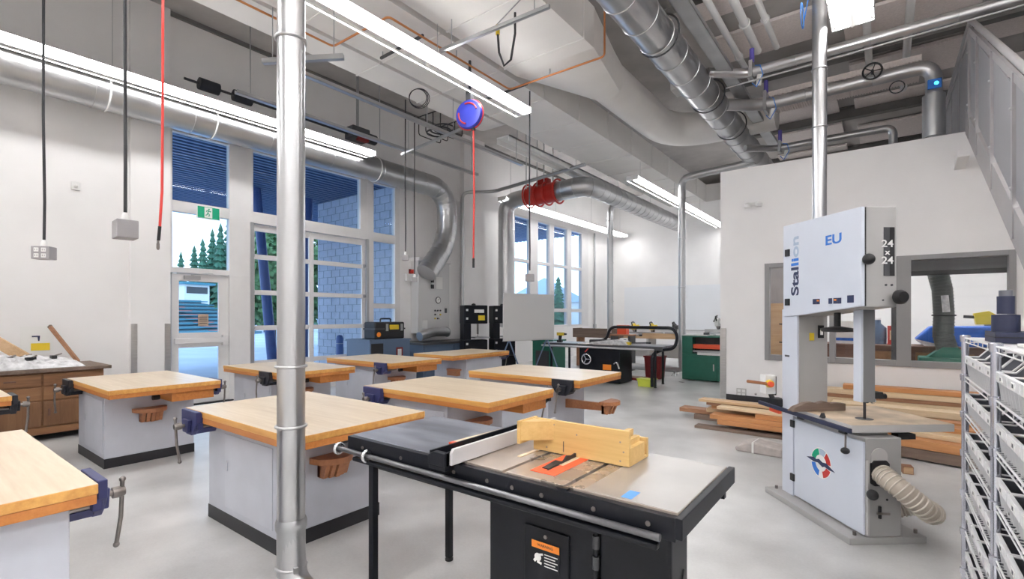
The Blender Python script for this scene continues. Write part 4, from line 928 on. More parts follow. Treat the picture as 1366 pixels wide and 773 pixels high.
MB().cyl((.225, .42, 1.53), (.225, .42, 1.40), .022).build('tension_screw', 'blackm', t); tw = MB().lathe([(.02, 0), (.10, .004), (.11, .02), (.10, .03), (.02, .045)], (.225, .42, 1.375), 'z', 26).build('tension_handwheel', 'blackm', t)
gp = MB().box(.25, .335, .20, .275, .895, 1.56).build('blade_guard', 'guardgrey', t, bevel=.003); MB().box(.235, .25, .20, .275, .895, 1.56).build('guard_lit_side', 'sawlit', gp, bevel=.002)  # pale slab on the guard's left, window light put into its colour
MB().cyl((.405, .34, .95), (.405, .34, 1.56), .018, n=16).build('guide_post', 'galv_dull', t)
b = MB(); b.box(.32, .46, .28, .36, .905, .95); b.cyl((.45, .3, .92), (.49, .3, .92), .02); b.cyl((.31, .24, .90), (.31, .28, .90), .018); b.build('guide_block', 'blackm', t)
MB().sph((.345, .235, .90), .022, 12, 8).build('guide_roller', 'chrome', t)
MB().box(.287, .289, .225, .25, .76, 1.4).build('blade_strip', 'blade', t)
tb = MB(); tb.box(.05, .765, .05, .72, .72, .772, 1); tb.m[1] = 0; tb.build('saw_table', ['sawtable', 'sawedge'], t, bevel=.003)
MB().cyl((.288, .24, .7722), (.288, .24, .7735), .055, n=24).build('table_insert', 'darkgrey', t)
MB().prism([(.16, .60), (.34, .60), (.34, .72), (.16, .72)], 'y', .1, .6).build('trunnion', 'sawgrey', t)
MB().box(.40, .52, .08, .14, .665, .70).build('trunnion_lock', 'blackm', t)
fr = MB(); fr.box(.018, .04, .03, 1.12, .722, .752); fr.build('fence_rail', 'navy', t, bevel=.003)
MB().box(.04, .06, .1, .16, .70, .74).box(.04, .06, .55, .61, .70, .74).build('rail_bracket', 'blackm', t); MB().prism([(.30, .765), (.34, .765), (.32, .80)], 'x', .03, .055).build('rail_pointer', 'blackm', t)
MB().rbox((.06, .93, .70), (.03, .14, .035)).build('orange_clamp', 'orange', t, bevel=.008)
MB().cyl((.07, .13, .72), (.06, .12, .60), .006, n=8).build('lever', 'steel', t); MB().sph((.055, .115, .585), .028, 14, 10, sc=(1, 1, .8)).build('lever_knob', 'blackm', t)
# emblem on the lower door: ring of coloured segments with a dark wing
em = MB().cyl((.0985, .42, .41), (.0998, .42, .41), .112, n=36).build('emblem_disc', 'white', ld)
for a0, a1, m_ in ((105, 165, 'green_sign'), (60, 100, 'logofade'), (5, 55, 'red'), (190, 255, 'logoblue'), (285, 340, 'red')):
    q = [(.42 - .105 * math.cos(R(a0 + (a1 - a0) * k / 6)), .41 + .105 * math.sin(R(a0 + (a1 - a0) * k / 6))) for k in range(7)] + [(.42 - .06 * math.cos(R(a1 + (a0 - a1) * k / 6)), .41 + .06 * math.sin(R(a1 + (a0 - a1) * k / 6))) for k in range(7)]
    MB().prism(q, 'x', .0975, .0986).build('emblem_segment', m_, em)
MB().prism([(.58, .415), (.50, .435), (.47, .425), (.44, .435), (.40, .42), (.36, .425), (.27, .385), (.33, .385), (.38, .395), (.40, .385), (.45, .405), (.50, .40)], 'x', .0965, .0976).build('emblem_wing', 'logonavy', em)
# dust port and hose
MB().prism([(.15 + .055 + .055 * math.cos(PI * k / 10), .575 + .055 * math.sin(PI * k / 10)) for k in range(11)] + [(.15, .46), (.26, .46)], 'y', .004, .012).build('arched_cover', 'sawedge', t)
MB().prism([(.145, .40), (.165, .385), (.245, .385), (.265, .40), (.265, .53), (.245, .55), (.165, .55), (.145, .53)], 'y', -.006, .012).build('dust_port', 'blackm', t)
hp = fillet([(.205, 0, .47), (.215, -.14, .42), (.36, -.20, .28), (.49, -.08, .235), (.53, .08, .23), (.42, .15, .18), (.34, .12, .165)], .12, 7)
hb_ = MB(); hb_.tube(hp, .062, 20); ho = hb_.build('dust_hose', 'hose', t)
rb = MB(); seams(rb, hp, .063, .028, .0055, 20); rb.build('hose_spiral', 'hose_wire', ho)
MB().box(.118, .13, -.004, .012, .06, .55).build('door_edge_strip', 'sawedge', t)
MB().sph((.125, -.035, .34), .034, 16, 10).build('door_knob', 'blackm', t); MB().box(.20, .212, -.004, .01, .17, .25).build('latch_slot', 'blackm', t); MB().bar((.175, -.012, .21), (.26, -.012, .205), .01, .014).build('latch_bar', 'steel', t)
MB().cyl((.26, .008, .29), (.26, .01, .29), .008, n=8).build('hole_plug', 'blackm', t)
MB().box(.20, .235, .692, .70, 1.30, 1.36).build('yellow_label', 'yellow', t); tg = MB().box(.27, .31, .685, .70, 1.32, 1.42).build('hang_tag', 'blackm', t); MB().box(.279, .301, .683, .685, 1.345, 1.395).build('tag_window', 'white', tg)
MB().box(.098, .1, .80, .86, 1.16, 1.175).build('small_plate', 'darkgrey', t)
b = MB(); b.box(.0, .09, .97, 1.06, .83, .99); sb = b.build('switch_box', 'white', t, bevel=.006); MB().box(.085, .10, .98, 1.08, .82, .98).build('switch_backplate', 'blackm', sb)
MB().lathe([(.0, -.03), (.03, -.028), (.034, 0), (.034, .01)], (.03, .97, .92), 'y', 16).build('yellow_ring', 'yellow', sb); MB().lathe([(.0, -.06), (.022, -.055), (.024, -.03)], (.02, .97, .92), 'y', 14).build('stop_button', 'orange', sb)
MB().tube([(.01, .96, .92), (-.17, .95, .945)], .013, 10).build('wooden_push_stick', 'seatwood', sb)
MB().tube([(.06, 1.0, .83), (.08, .98, .76), (.11, .93, .72)], .02, 10).build('cable_gland', 'blackm', sb); MB().box(.05, .13, .89, 1.0, .74, .80).build('switch_arm', 'blackm', t)
# brown wavy offcut standing on the table
q = [(-.27, 0), (.17, 0), (.17, .055), (.10, .062), (.05, .058), (.0, .075), (-.06, .06), (-.1, .07), (-.16, .066), (-.2, .05), (-.235, .04), (-.27, .01)]
t = T('wood_offcut', 'brown wavy-edged wood offcut standing on the bandsaw table', 'offcut', (0, 0, 0)); 
cA, sA = math.cos(R(40)), math.sin(R(40))
def bsw(x, y, z): return (-.18 + cA * x - sA * y, 3.88 + sA * x + cA * y, z)
t.location = bsw(.20, .54, .7725); t.rotation_euler = (0, 0, R(40 + 4))
MB().prism(q, 'y', -.025, .025).build('offcut_body', 'board4', t, bevel=.006); MB().prism([(x, max(0, z - .004)) for x, z in q[2:]] + [(-.27, 0)], 'y', .0252, .03).build('bark_edge', 'board3', t)
# ================================================================ LUMBER
def board(label, x, y, z, L, w_, th, rz, m, grp='lumber stacked along the partition'):
    t = T('lumber_board', label, 'board', (x, y, z), R(rz), grp)
    MB().box(0, L, -w_ / 2, w_ / 2, 0, th).build('plank', m, t, bevel=.003)
    e = MB().box(-.0015, 0.0, -w_ / 2 + .003, w_ / 2 - .003, .003, th - .003); e.build('cut_end', {'board1': 'board5', 'board2': 'board2', 'board3': 'board1', 'board4': 'board3', 'board5': 'board2'}[m], t)
    return t
LB = [
 ('weathered dark board lying lowest on the floor at the front of the lumber stack', -2.02, 6.78, .0, 1.7, .16, .035, -1, 'board4'),
 ('dark bearer board under the orange planks by the bandsaw', -1.4, 6.95, .0, 2.4, .2, .075, 0, 'board4'),
 ('thick orange fir plank at the stack front, lower of the two orange ones', -1.74, 6.86, .076, 3.0, .24, .06, -1.2, 'board1'),
 ('orange fir plank with a rounded edge on top of the thick orange one', -1.84, 6.88, .137, 3.1, .23, .055, -1.5, 'board1'),
 ('pale cream pine board lying slanted on top of the front stack', -1.78, 6.98, .25, 2.1, .19, .035, -4, 'board2'),
 ('orange-brown board just under the pale cream one', -1.3, 6.92, .193, 1.8, .22, .055, -2.5, 'board1'),
 ('tan hemlock board, uppermost and farthest out at the stack end', -2.08, 7.2, .29, 2.6, .20, .035, -3, 'board5'),
 ('brown cedar board second from the top of the tan stack', -1.98, 7.22, .25, 2.5, .22, .04, -1, 'board3'),
 ('orange short-ended board in the middle of the tan stack', -1.92, 7.26, .20, 2.4, .22, .05, -2, 'board1'),
 ('tan board low in the middle stack', -2.0, 7.3, .14, 2.9, .24, .055, 0, 'board5'),
 ('brown cedar board whose end sticks out past all the others', -2.42, 7.42, .08, 3.0, .22, .06, -1.5, 'board3'),
 ('dark brown board flat on the floor under the cedar board', -2.2, 7.4, .0, 3.0, .26, .075, 0, 'board4'),
 ('long tan board at the foot of the partition wall', -.95, 9.0, .0, 3.4, .26, .09, 0, 'board5'),
 ('dark brown board second up against the partition wall', -1.0, 8.98, .095, 3.3, .26, .08, .4, 'board3'),
 ('pale pine board third up against the partition wall', -.9, 9.0, .18, 3.3, .25, .08, 0, 'board2'),
 ('brown cedar board fourth up against the partition wall', -1.05, 9.0, .265, 3.4, .24, .05, 0, 'board3'),
 ('pale pine plank fifth up against the partition wall', -.85, 9.0, .32, 3.3, .25, .07, -.4, 'board2'),
 ('orange plank on top of the stack against the partition wall', -.5, 9.02, .395, 3.1, .22, .065, .5, 'board1'),
 ('dark board low in the second row from the partition', -.9, 8.5, .0, 3.2, .28, .09, -1, 'board4'),
 ('tan hemlock board in the second row from the partition', -.7, 8.45, .095, 3.2, .26, .09, -1.4, 'board5'),
 ('pale pine board on top of the second row from the partition', -.6, 8.42, .19, 3.1, .26, .08, -1.4, 'board2'),
 ('dark board on the floor in the third row behind the bandsaw', -.6, 7.9, .0, 3.2, .25, .08, -3, 'board4'),
 ('brown round-edged plank of the third row behind the bandsaw table', -.75, 7.92, .085, 3.4, .24, .10, -4, 'board3'),
 ('long orange-brown plank slanting across the third row', -.85, 7.75, .19, 3.3, .17, .08, -6, 'board1'),
 ('dark bearer on the floor under the planks right of the bandsaw', -.2, 6.75, .02, 1.8, .18, .10, -14, 'board4'),
 ('thick orange plank at the floor right of the bandsaw, under the cream board', -.35, 6.82, .125, 2.0, .2, .09, -14, 'board1'),
 ('cream pine board lying on the thick orange plank right of the bandsaw', -.3, 6.95, .218, 2.0, .2, .05, -13, 'board2'),
 ('orange plank behind the cream board right of the bandsaw', -.25, 7.12, .27, 2.0, .2, .05, -12, 'board1'),
]
for r_ in LB: board(*r_)
small('wood_block', 'small wooden block on the floor by the bandsaw foot', 'block', (.17, 6.0, 0), [('block', MB().box(-.04, .04, -.05, .05, 0, .07), 'board3'), ('cut_end', MB().box(-.035, .035, -.0515, -.05, .005, .065), 'board5')], R(10))
t = T('wrapped_boards', 'grey plastic-wrapped bundle on the floor beside the bandsaw', 'bundle', (-1.12, 5.95, 0), R(-4))
MB().prism([(-.18, 0), (.28, 0), (.28, .09), (.0, .12), (-.1, .10), (-.2, .04)], 'y', -.13, .13).build('bundle_wrap', 'wrap', t, bevel=.015); MB().box(-.02, .0, -.135, .135, .0, .118).build('strap', 'paper', t)
o = T('power_outlet', 'steel four-socket outlet plate low on the partition wall', 'outlet', (-2.0, 9.3, .07)); MB().box(-.08, .08, -.01, 0, 0, .15).build('outlet_plate', 'alum', o, bevel=.003)
for i in (-1, 1):
    for j in (0, 1): MB().box(i * .037 - .025, i * .037 + .025, -.013, -.01, .02 + j * .065, .065 + j * .065).build('socket', 'white', o)
o = T('wall_hook_plate', 'small grey round plate on the partition wall above the lumber', 'wall plate', (-1.77, 9.3, .14)); MB().cyl((0, 0, 0), (0, -.012, 0), .022).build('plate', 'alum', o); MB().cyl((0, -.012, 0), (0, -.02, 0), .008).build('screw', 'darkgrey', o)
# ================================================================ WIRE RACK
RX, RD = .34, .46; RYS = (3.52, 2.62, 1.72)
RZ = (1.38, 1.175, .98, .775, .565, .36, .15)
t = T('wire_rack', 'chrome and white wire rack full of small parts bins', 'rack', (RX, 2.62, 0))
for y in RYS:
    for x in (.0, RD):
        c_ = MB().cyl((x, y - 2.62, .03), (x, y - 2.62, 1.395), .0155, n=14)
        for z in RZ: c_.lathe([(.0155, -.02), (.020, -.02), (.022, .012), (.0155, .016)], (x, y - 2.62, z), 'z', 14)
        c_.build('post', 'rackpost', t); MB().lathe([(.0, 0), (.02, 0), (.02, .01), (.008, .015), (.008, .04)], (x, y - 2.62, 0), 'z', 12).build('foot', 'blackm', t)
for bay in (0, 1):
    ya, yb = RYS[bay + 1] - 2.62, RYS[bay] - 2.62
    for z in RZ:
        s = MB()
        for x in (0, RD):
            s.cyl((x, ya, z), (x, yb, z), .004, n=6); s.cyl((x, ya, z - .022), (x, yb, z - .022), .003, n=6)
            for i in range(7): s.cyl((x, ya + (yb - ya) * (i + .5) / 7, z - .022), (x, ya + (yb - ya) * (i + .5) / 7, z), .0022, n=4)
        for y in (ya, yb): s.cyl((0, y, z), (RD, y, z), .004, n=6); s.cyl((0, y, z - .022), (RD, y, z - .022), .003, n=6)
        for i in range(1, 30): 
            y = ya + (yb - ya) * i / 30; s.cyl((0, y, z + .002), (RD, y, z + .002), .0018, n=4)
        s.build('shelf', 'wire', t)
ORD = ('first', 'second', 'third', 'fourth')
SHN = ('second-highest', 'third-highest', 'fourth-highest', 'fifth-highest', 'second-lowest', 'lowest')
def make_bin(label, loc):
    t = T('parts_bin', label, 'bin', loc, 0, 'parts bins on the wire rack')
    W, Dp = .098, .38
    b = MB(); b.box(.012, Dp, -W, W, 0, .004)
    for s in (-1, 1): b.prism([(.012, 0), (Dp, 0), (Dp, .155), (.09, .155), (.045, .10), (.0, .10)], 'y', min(s * W, s * (W - .003)), max(s * W, s * (W - .003)))
    b.box(Dp - .003, Dp, -W, W, 0, .155); b.prism([(.012, 0), (.016, 0), (.006, .10), (.0, .10)], 'y', -W, W)
    for y in (-W + .012, -.03, .03, W - .012): b.bar((.008, y, .002), (-.002, y, .09), .008, .004, 1)
    b.build('bin_shell', ['bin', 'wire'], t)
    l = MB(); l.box(-.010, .004, -W, W, .07, .108); lp = l.build('label_lip', 'wire', t, bevel=.002)
    MB().box(-.0115, -.010, -.035, .025, .078, .098).build('label_card', 'paper', lp); MB().box(-.0125, -.0112, -.015, .003, .082, .094).build('printed_mark', 'darkgrey', lp)
    r = MB()
    for s in (-1, 1): r.tube([(.0, s * W, .104), (.045, s * W, .104), (.09, s * W, .157), (Dp, s * W, .157)], .0045, 6)
    r.build('rim', 'wire', t)
    c_ = MB(); random.seed(int(loc[1] * 100 + loc[2] * 1000))
    for k in range(7): c_.rbox((random.uniform(.05, .33), random.uniform(-.07, .07), .03), (random.uniform(.03, .09), random.uniform(.02, .05), random.uniform(.03, .05)), (random.random() * .3, random.random() * .3, random.random() * 3))
    c_.build('contents', 'bin_in', t)
    return t
BIN0 = None
for bay in (0, 1):
    for si, z in enumerate(RZ[1:]):
        for j in range(4):
            if bay == 1 and j == 3: continue
            y = RYS[bay] - .13 - j * .213
            lab = f'grey parts bin, {SHN[si]} rack shelf, {ORD[j]} from the ' + ('lumber end' if bay == 0 else 'middle post toward the camera')
            make_bin(lab, (RX + .005, y, z + .005))
small('yellow_tape_roll', 'yellow tape roll poking out of a rack bin beside the middle post', 'tape roll', (RX + .10, 2.30, 1.09), [('roll', MB().lathe([(.02, -.02), (.045, -.02), (.045, .02), (.02, .02), (.02, -.02)], (0, 0, .0), 'y', 20), 'yellow'), ('core', MB().lathe([(.012, -.021), (.02, -.021), (.02, .021), (.012, .021), (.012, -.021)], (0, 0, 0), 'y', 16), 'blackm')])
small('navy_case', 'flat navy case lying on top of the wire rack', 'case', (RX + .14, 2.95, 1.386), [('case_body', MB().box(-.12, .20, -.16, .10, 0, .045), 'navy'), ('lid_seam', MB().box(-.1215, .2015, -.1615, .1015, .022, .026), 'blackm')])
small('tape_spool', 'wide navy spool standing on the flat navy case', 'spool', (RX + .07, 2.93, 1.432), [('spool_body', MB().lathe([(0, 0), (.045, 0), (.045, .07), (.02, .072), (0, .07)], (0, 0, 0), 'z', 22), 'navy'), ('white_label', MB().box(.04, .10, -.05, -.045, .02, .05), 'white')])
small('tape_spool', 'narrow navy spool with red cap at the top of the navy stack', 'spool', (RX + .07, 2.93, 1.506), [('spool_body', MB().lathe([(0, 0), (.028, 0), (.028, .075), (0, .075)], (0, 0, 0), 'z', 20), 'navy'), ('cap', MB().lathe([(0, .075), (.022, .075), (.022, .10), (0, .10)], (0, 0, 0), 'z', 18), 'bin')])
small('paper_stack', 'loose papers and a tan card on top of the wire rack', 'papers', (RX + .2, 2.45, 1.386), [('sheet', MB().rbox((0, 0, .006), (.28, .2, .012), (0, 0, .2)), 'paper'), ('tan_card', MB().rbox((-.05, .04, .018), (.1, .12, .008), (0, 0, .5)), 'board5')])
# ================================================================ ROOM BEHIND THE PARTITION
small('roller_blind', 'dark grey roller blind at the top of the wide partition window', 'blind', (.82, 9.52, 2.14), [('blind_cassette', MB().box(-.55, .58, -.04, .05, .02, .20), 'darkgreyblind'), ('bottom_bar', MB().box(-.55, .58, -.012, .012, -.05, .02), 'blackm')])
small('wood_cabinet', 'tall brown wooden cabinet behind the narrow partition window', 'cabinet', (-1.75, 10.3, 0), [('carcass', MB().box(-.3, .42, -.2, .3, 0, 1.72), 'board5'), ('upper_door', MB().box(-.28, .40, -.215, -.2, 1.3, 1.70), 'board5'), ('lower_door', MB().box(-.28, .40, -.215, -.2, .1, 1.27), 'board5'), ('handle', MB().box(.22, .34, -.225, -.215, 1.33, 1.35), 'blackm'), ('handle', MB().box(.22, .34, -.225, -.215, 1.0, 1.02), 'blackm')])
small('unlit_wall_panel', 'dark grey panel added for the unlit wall behind the tan cabinet', 'dark panel', (-1.7, 10.9, 0), [('dark_panel_body', MB().box(-.35, .45, -.2, .2, 0, 2.7), 'boxgrey'), ('dark_panel_front', MB().box(-.33, .04, -.215, -.2, .1, 2.65), 'boxgrey'), ('dark_panel_front', MB().box(.06, .43, -.215, -.2, .1, 2.65), 'boxgrey')])  # added dark panel, stands in for the unlit wall behind the narrow pane
small('counter', 'long dark brown counter behind the partition windows', 'counter', (-.6, 10.5, 0), [('counter_body', MB().box(-.35, 2.4, -.2, .5, 0, .97), 'darkbrown'), ('counter_top', MB().box(-.38, 2.43, -.23, .53, .97, 1.0), 'darkbrown'), ('cabinet_door', MB().box(.2, .9, -.215, -.2, .1, .9), 'oldwood'), ('cabinet_door', MB().box(1.0, 1.7, -.215, -.2, .1, .9), 'oldwood')])
t = T('covered_machine', 'bright blue covered machine on the counter behind the window', 'machine cover', (.9, 10.75, 1.0))
MB().prism([(-.5, .10), (-.3, .32), (1.2, .34), (1.4, .0), (-.38, .0)], 'y', -.22, .22).build('blue_cover', 'bluetarp', t, bevel=.03); MB().prism([(-.5, .11), (-.38, 0), (-.1, 0)], 'y', -.225, -.2).build('fold_panel', 'sheet', t)
t = T('dust_hood', 'grey flexible duct on a green machine base seen through the window', 'dust hood', (.72, 9.95, 0))
MB().box(-.30, .42, -.2, .25, 0, .86).build('machine_base', 'green', t, bevel=.02); MB().prism([(-.2, .86), (.3, .86), (.15, 1.02), (-.02, 1.02)], 'y', -.15, .15).build('hood', 'green', t)
hp = [(.04, 0, .98), (-.01, 0, 1.2), (-.0, 0, 1.5), (-.02, 0, 1.9), (-.10, 0, 2.3), (-.13, 0, 2.5), (-.15, 0, 3.0), (-.15, 0, 3.9)]
MB().tube(hp, [.13, .125, .125, .125, .13, .125, .12, .12], 20).build('flexible_duct', 'greyduct', t); rb = MB(); seams(rb, hp[:6], .128, .05, .006, 20); rb.build('duct_rib', 'greyduct', t); MB().ring((-.0, 0, 1.5), .135, .012).build('clamp_ring', 'blackm', t)
MB().tube([(.02, -.128, 1.55), (-.0, -.13, 1.8)], .045, 10).build('clear_section', 'sheet', t)
small('yellow_tool', 'yellow machine head beside the blue cover behind the window', 'tool', (1.35, 11.1, 1.35), [('tool_body', MB().prism([(-.15, 0), (.1, 0), (.14, .12), (.0, .22), (-.18, .18)], 'y', -.08, .08), 'yellow'), ('grip', MB().cyl((-.14, 0, .12), (-.3, 0, .13), .025), 'blackm'), ('support_post', MB().box(-.05, .05, -.04, .04, -.35, 0), 'steel')])
small('tool_shelf', 'black tool shelf with red tools in the room behind the window', 'shelf', (2.1, 11.4, 0), [('frame_post', MB().box(-.45, -.41, -.2, .2, 0, 2.3).box(.45, .49, -.2, .2, 0, 2.3), 'blackm')] + [('shelf_board', MB().box(-.45, .49, -.2, .2, z, z + .03), 'blackm') for z in (.4, .9, 1.4, 1.85, 2.28)])
for i, (dx, z, m_, lab) in enumerate(((-.3, 1.43, 'white', 'white box on the black tool shelf'), (-.05, 1.43, 'redbin', 'dark red box on the black tool shelf, lower row'), (.2, 1.43, 'bluebin', 'slate blue box on the black tool shelf'), (-.3, 1.88, 'red', 'red tool box on the black tool shelf, upper row end'), (-.02, 1.88, 'blackm', 'black box on the black tool shelf, upper row'), (.25, 1.88, 'red', 'red tool box on the black tool shelf beside the black box'), (-.25, .93, 'yellow', 'yellow box low on the black tool shelf'), (.1, .93, 'bluebin', 'slate blue box low on the black tool shelf'))):
    small('tool_box', lab, 'tool box', (2.1 + dx, 11.38, z), [('box_body', MB().box(-.1, .1, -.1, .1, 0, .16), m_), ('lid', MB().box(-.105, .105, -.105, .105, .16, .19), m_), ('handle', MB().tube(fillet([(-.05, 0, .19), (-.05, 0, .23), (.05, 0, .23), (.05, 0, .19)], .02), .008, 6), 'blackm')])
small('paper_box', 'stack of white paper boxes seen through the bandsaw throat', 'boxes', (-.55, 10.7, 1.0), [('lower_box', MB().box(-.2, .15, -.15, .15, 0, .2), 'white'), ('upper_box', MB().box(-.18, .12, -.14, .14, .2, .4), 'paper'), ('blue_stripe', MB().box(-.2, .15, -.152, -.15, .05, .1), 'bluetarp')])
small('blue_jug', 'clear blue jug standing behind the bandsaw blade guard', 'jug', (-.1, 10.75, 1.0), [('jug_body', MB().lathe([(0, 0), (.13, 0), (.13, .28), (.05, .36), (.05, .42), (0, .42)], (0, 0, 0), 'z', 20), 'bluebin'), ('cap', MB().cyl((0, 0, .42), (0, 0, .45), .05), 'white')])
small('red_canister', 'small red framed canister on the brown counter by the mullion', 'canister', (.13, 10.7, 1.0), [('canister_body', MB().box(-.09, .09, -.08, .08, 0, .32), 'red'), ('label_face', MB().box(-.06, .06, -.083, -.08, .08, .24), 'board2')])
# ================================================================ OLD WOODEN CABINET ON THE LEFT
t = T('drawer_cabinet', 'old brown wooden drawer cabinet against the white wall', 'cabinet', (-8.45, .7, 0))
MB().box(-.45, .44, -1.6, 1.17, .08, .82).build('carcass', 'oldwood', t); MB().box(-.5, .50, -1.66, 1.24, .82, .86).build('cabinet_top', 'board4', t, bevel=.004)
for k in range(5):
    ya, yb = 1.15 - (k + 1) * .55, 1.15 - k * .55 - .02
    for z0, z1 in ((.66, .80), (.49, .64)): 
        d = MB().box(.44, .46, ya, yb, z0, z1).build('drawer', 'oldwood', t, bevel=.003); MB().box(.46, .475, (ya + yb) / 2 - .05, (ya + yb) / 2 + .05, (z0 + z1) / 2 - .008, (z0 + z1) / 2 + .008).build('pull', 'darkbrown', d)
    d = MB().box(.44, .46, ya, yb, .18, .47).build('cabinet_door', 'oldwood_z', t, bevel=.003); MB().box(.46, .475, ya + .04, ya + .06, .3, .38).build('pull', 'darkbrown', d)
MB().box(-.45, .46, -1.62, 1.19, .08, .16).build('base_rail', 'oldwood', t)
for y in (-1.5, -.2, 1.05): MB().box(.3, .4, y - .05, y + .05, 0, .08).build('foot', 'darkbrown', t)
random.seed(3)
t = T('plastic_sheet', 'crumpled clear plastic sheet over small parts on the old cabinet', 'plastic sheet', (-8.45, .6, .862))
nx, ny = 18, 44; vs = []; 
for i in range(nx + 1):
    for j in range(ny + 1):
        u, v = i / nx, j / ny; z = .015 + (.15 * math.sin(PI * u) ** .5 * (1 - .6 * abs(2 * v - 1) ** 3)) * random.uniform(.55, 1.1)
        if i in (0, nx) or j in (0, ny): z = .003
        vs.append((-.42 + .87 * u, -1.5 + 2.6 * v + random.uniform(-.01, .01), z))
b = MB(); b.add(vs, [(i * (ny + 1) + j, (i + 1) * (ny + 1) + j, (i + 1) * (ny + 1) + j + 1, i * (ny + 1) + j + 1) for i in range(nx) for j in range(ny)]); b.build('sheet', 'sheet', t, fix=False)
for k, (dx, dy, a) in enumerate(((.15, -.1, .3), (.2, .25, 1), (.05, .45, 2), (.25, .62, .7), (.1, .85, 1.6), (.2, -.4, 2.4), (.0, .1, .2), (-.05, .6, 1.2))):
    small('hardware_part', 'small dark metal part on the crumpled plastic sheet, ' + ('nearest the corner of the closest bench', 'beside the yellow note', 'under the white paper', 'in front of the dark stick', 'at the cabinet end', 'toward the photo edge', 'among the middle folds', 'behind the folds by the stick')[k], 'metal part', (-8.45 + dx, .6 + dy, .955), [('part_body', MB().rbox((0, 0, .02), (.05, .10, .04), (0, 0, a)), 'blackm'), ('part_stem', MB().cyl((0, 0, .03), (.03 * math.cos(a), .08 * math.sin(a), .06), .01, n=8), 'steel')])
t = T('wall_notice', 'white paper notice with a black bent mark and yellow strip on the left wall', 'notice', (XL, 1.27, .90))
MB().box(.002, .006, .0, .33, .06, .45).build('sheet', 'paper', t); MB().box(.006, .008, .10, .29, .12, .22).build('yellow_strip', 'yellow', t); b = MB(); b.box(.006, .009, .11, .19, .305, .322); b.prism([(.165, .305), (.19, .305), (.185, .25), (.172, .25)], 'x', .006, .009); b.build('black_mark', 'logonavy', t)
small('plank', 'pale wide plank leaning on the white wall above the old cabinet', 'plank', (-8.62, .3, .87), [('plank_body', MB().bar((0, 1.02, .02), (-.5, .40, .58), .03, .13), 'board5'), ('end_cut', MB().rbox((0, 1.025, .02), (.032, .004, .10)), 'board2')])
small('wood_stick', 'thin brown stick leaning on the white wall above the old cabinet', 'stick', (-8.75, 1.35, .87), [('stick_body', MB().bar((0, .42, .0), (-.36, .20, .47), .03, .045), 'board3'), ('dark_tip', MB().bar((-.36, .20, .47), (-.372, .192, .486), .031, .046), 'board4')])
# ================================================================ WINDOW WALL EQUIPMENT
t = T('control_panel', 'tall pale grey control panel with gauges below the silver gooseneck duct', 'control panel', (XL, 8.58, 1.06))
MB().box(0, .28, -.53, .53, 0, 1.76).build('panel_case', 'greypale', t, bevel=.01); MB().box(0, .33, -.55, .55, 1.76, 1.84).build('top_hood', 'frame', t, bevel=.008)
MB().cyl((.28, .12, .82), (.295, .12, .82), .075, n=24).build('dial_gauge', 'paper', t); MB().ring((.29, .12, .82), .078, .010, 'x').build('gauge_rim', 'darkgrey', t); MB().bar((.297, .12, .82), (.297, .16, .86), .004, .01).build('gauge_needle', 'blackm', t)
for y, z in ((-.08, 1.30), (-.08, 1.15)): MB().box(.28, .31, y - .04, y + .04, z - .05, z + .05).build('rocker_switch', 'blackm', t)
for i in range(3):
    for j in range(3): MB().cyl((.28, .02 + i * .09, .36 + j * .1), (.295, .02 + i * .09, .36 + j * .1), .022, n=12).build('push_button', ['yellow', 'blackm', 'white'][(i + j) % 3] if j < 2 else 'darkgrey', t)
MB().box(.28, .284, .06, .28, 1.1, 1.4).build('instruction_card', 'paper', t); MB().box(.28, .30, -.4, -.25, .12, .32).build('outlet_plate', 'white', t); MB().box(.28, .30, .36, .42, .5, .62).build('key_switch', 'darkgrey', t)
small('emergency_stop', 'red emergency stop button on a white box above the control panel edge', 'emergency stop', (XL + .02, 7.98, 2.5), [('box_case', MB().box(0, .08, -.13, .09, -.17, .0), 'white'), ('red_button', MB().lathe([(0, .1), (.05, .1), (.055, .06), (.03, .02), (.03, .0)], (0, .06, .06), 'x', 18), 'red'), ('backplate', MB().box(0, .02, 0, .14, 0, .12), 'redbin')])
small('silver_elbow', 'short dull silver duct elbow lying on the dark counter by the control panel', 'duct elbow', (-8.6, 8.2, .99), [('elbow_pipe', MB().tube(fillet([(0, -.4, .02), (0, .0, .12), (0, .5, .1)], .3), .11, 20), 'galv_dull'), ('end_ring', MB().ring((0, .5, .1), .112, .012, 'y'), 'galv_dull')])
small('dark_counter', 'slate dark low counter under the grey control panel', 'counter', (-8.7, 8.4, 0), [('counter_body', MB().box(-.42, .38, -.75, 1.3, 0, .82), 'bluebin'), ('counter_top', MB().box(-.45, .42, -.78, 1.34, .82, .87), 'darkgrey'), ('cabinet_door', MB().box(.38, .395, -.7, .2, .08, .78), 'bluebin'), ('cabinet_door', MB().box(.38, .395, .25, 1.2, .08, .78), 'bluebin')])
small('tool_chest', 'slate blue tool chest by the window under the black case', 'tool chest', (-8.65, 6.72, 0), [('chest_body', MB().box(-.4, .38, -.55, .5, .04, .96), 'bluebin'), ('chest_lid', MB().box(-.42, .40, -.57, .52, .96, 1.0), 'bluebin'), ('open_bay', MB().box(.38, .386, -.52, -.22, .55, .92), 'blackm'), ('sticker', MB().box(.38, .384, .12, .3, .62, .82), 'redbin'), ('sticker_face', MB().box(.384, .387, .16, .26, .64, .78), 'white'), ('drawer_front', MB().box(.38, .39, -.52, .46, .1, .5), 'bluebin')])
t = T('tool_case', 'black hard tool case with yellow badge standing on the slate blue chest', 'tool case', (-8.55, 6.78, 1.0))
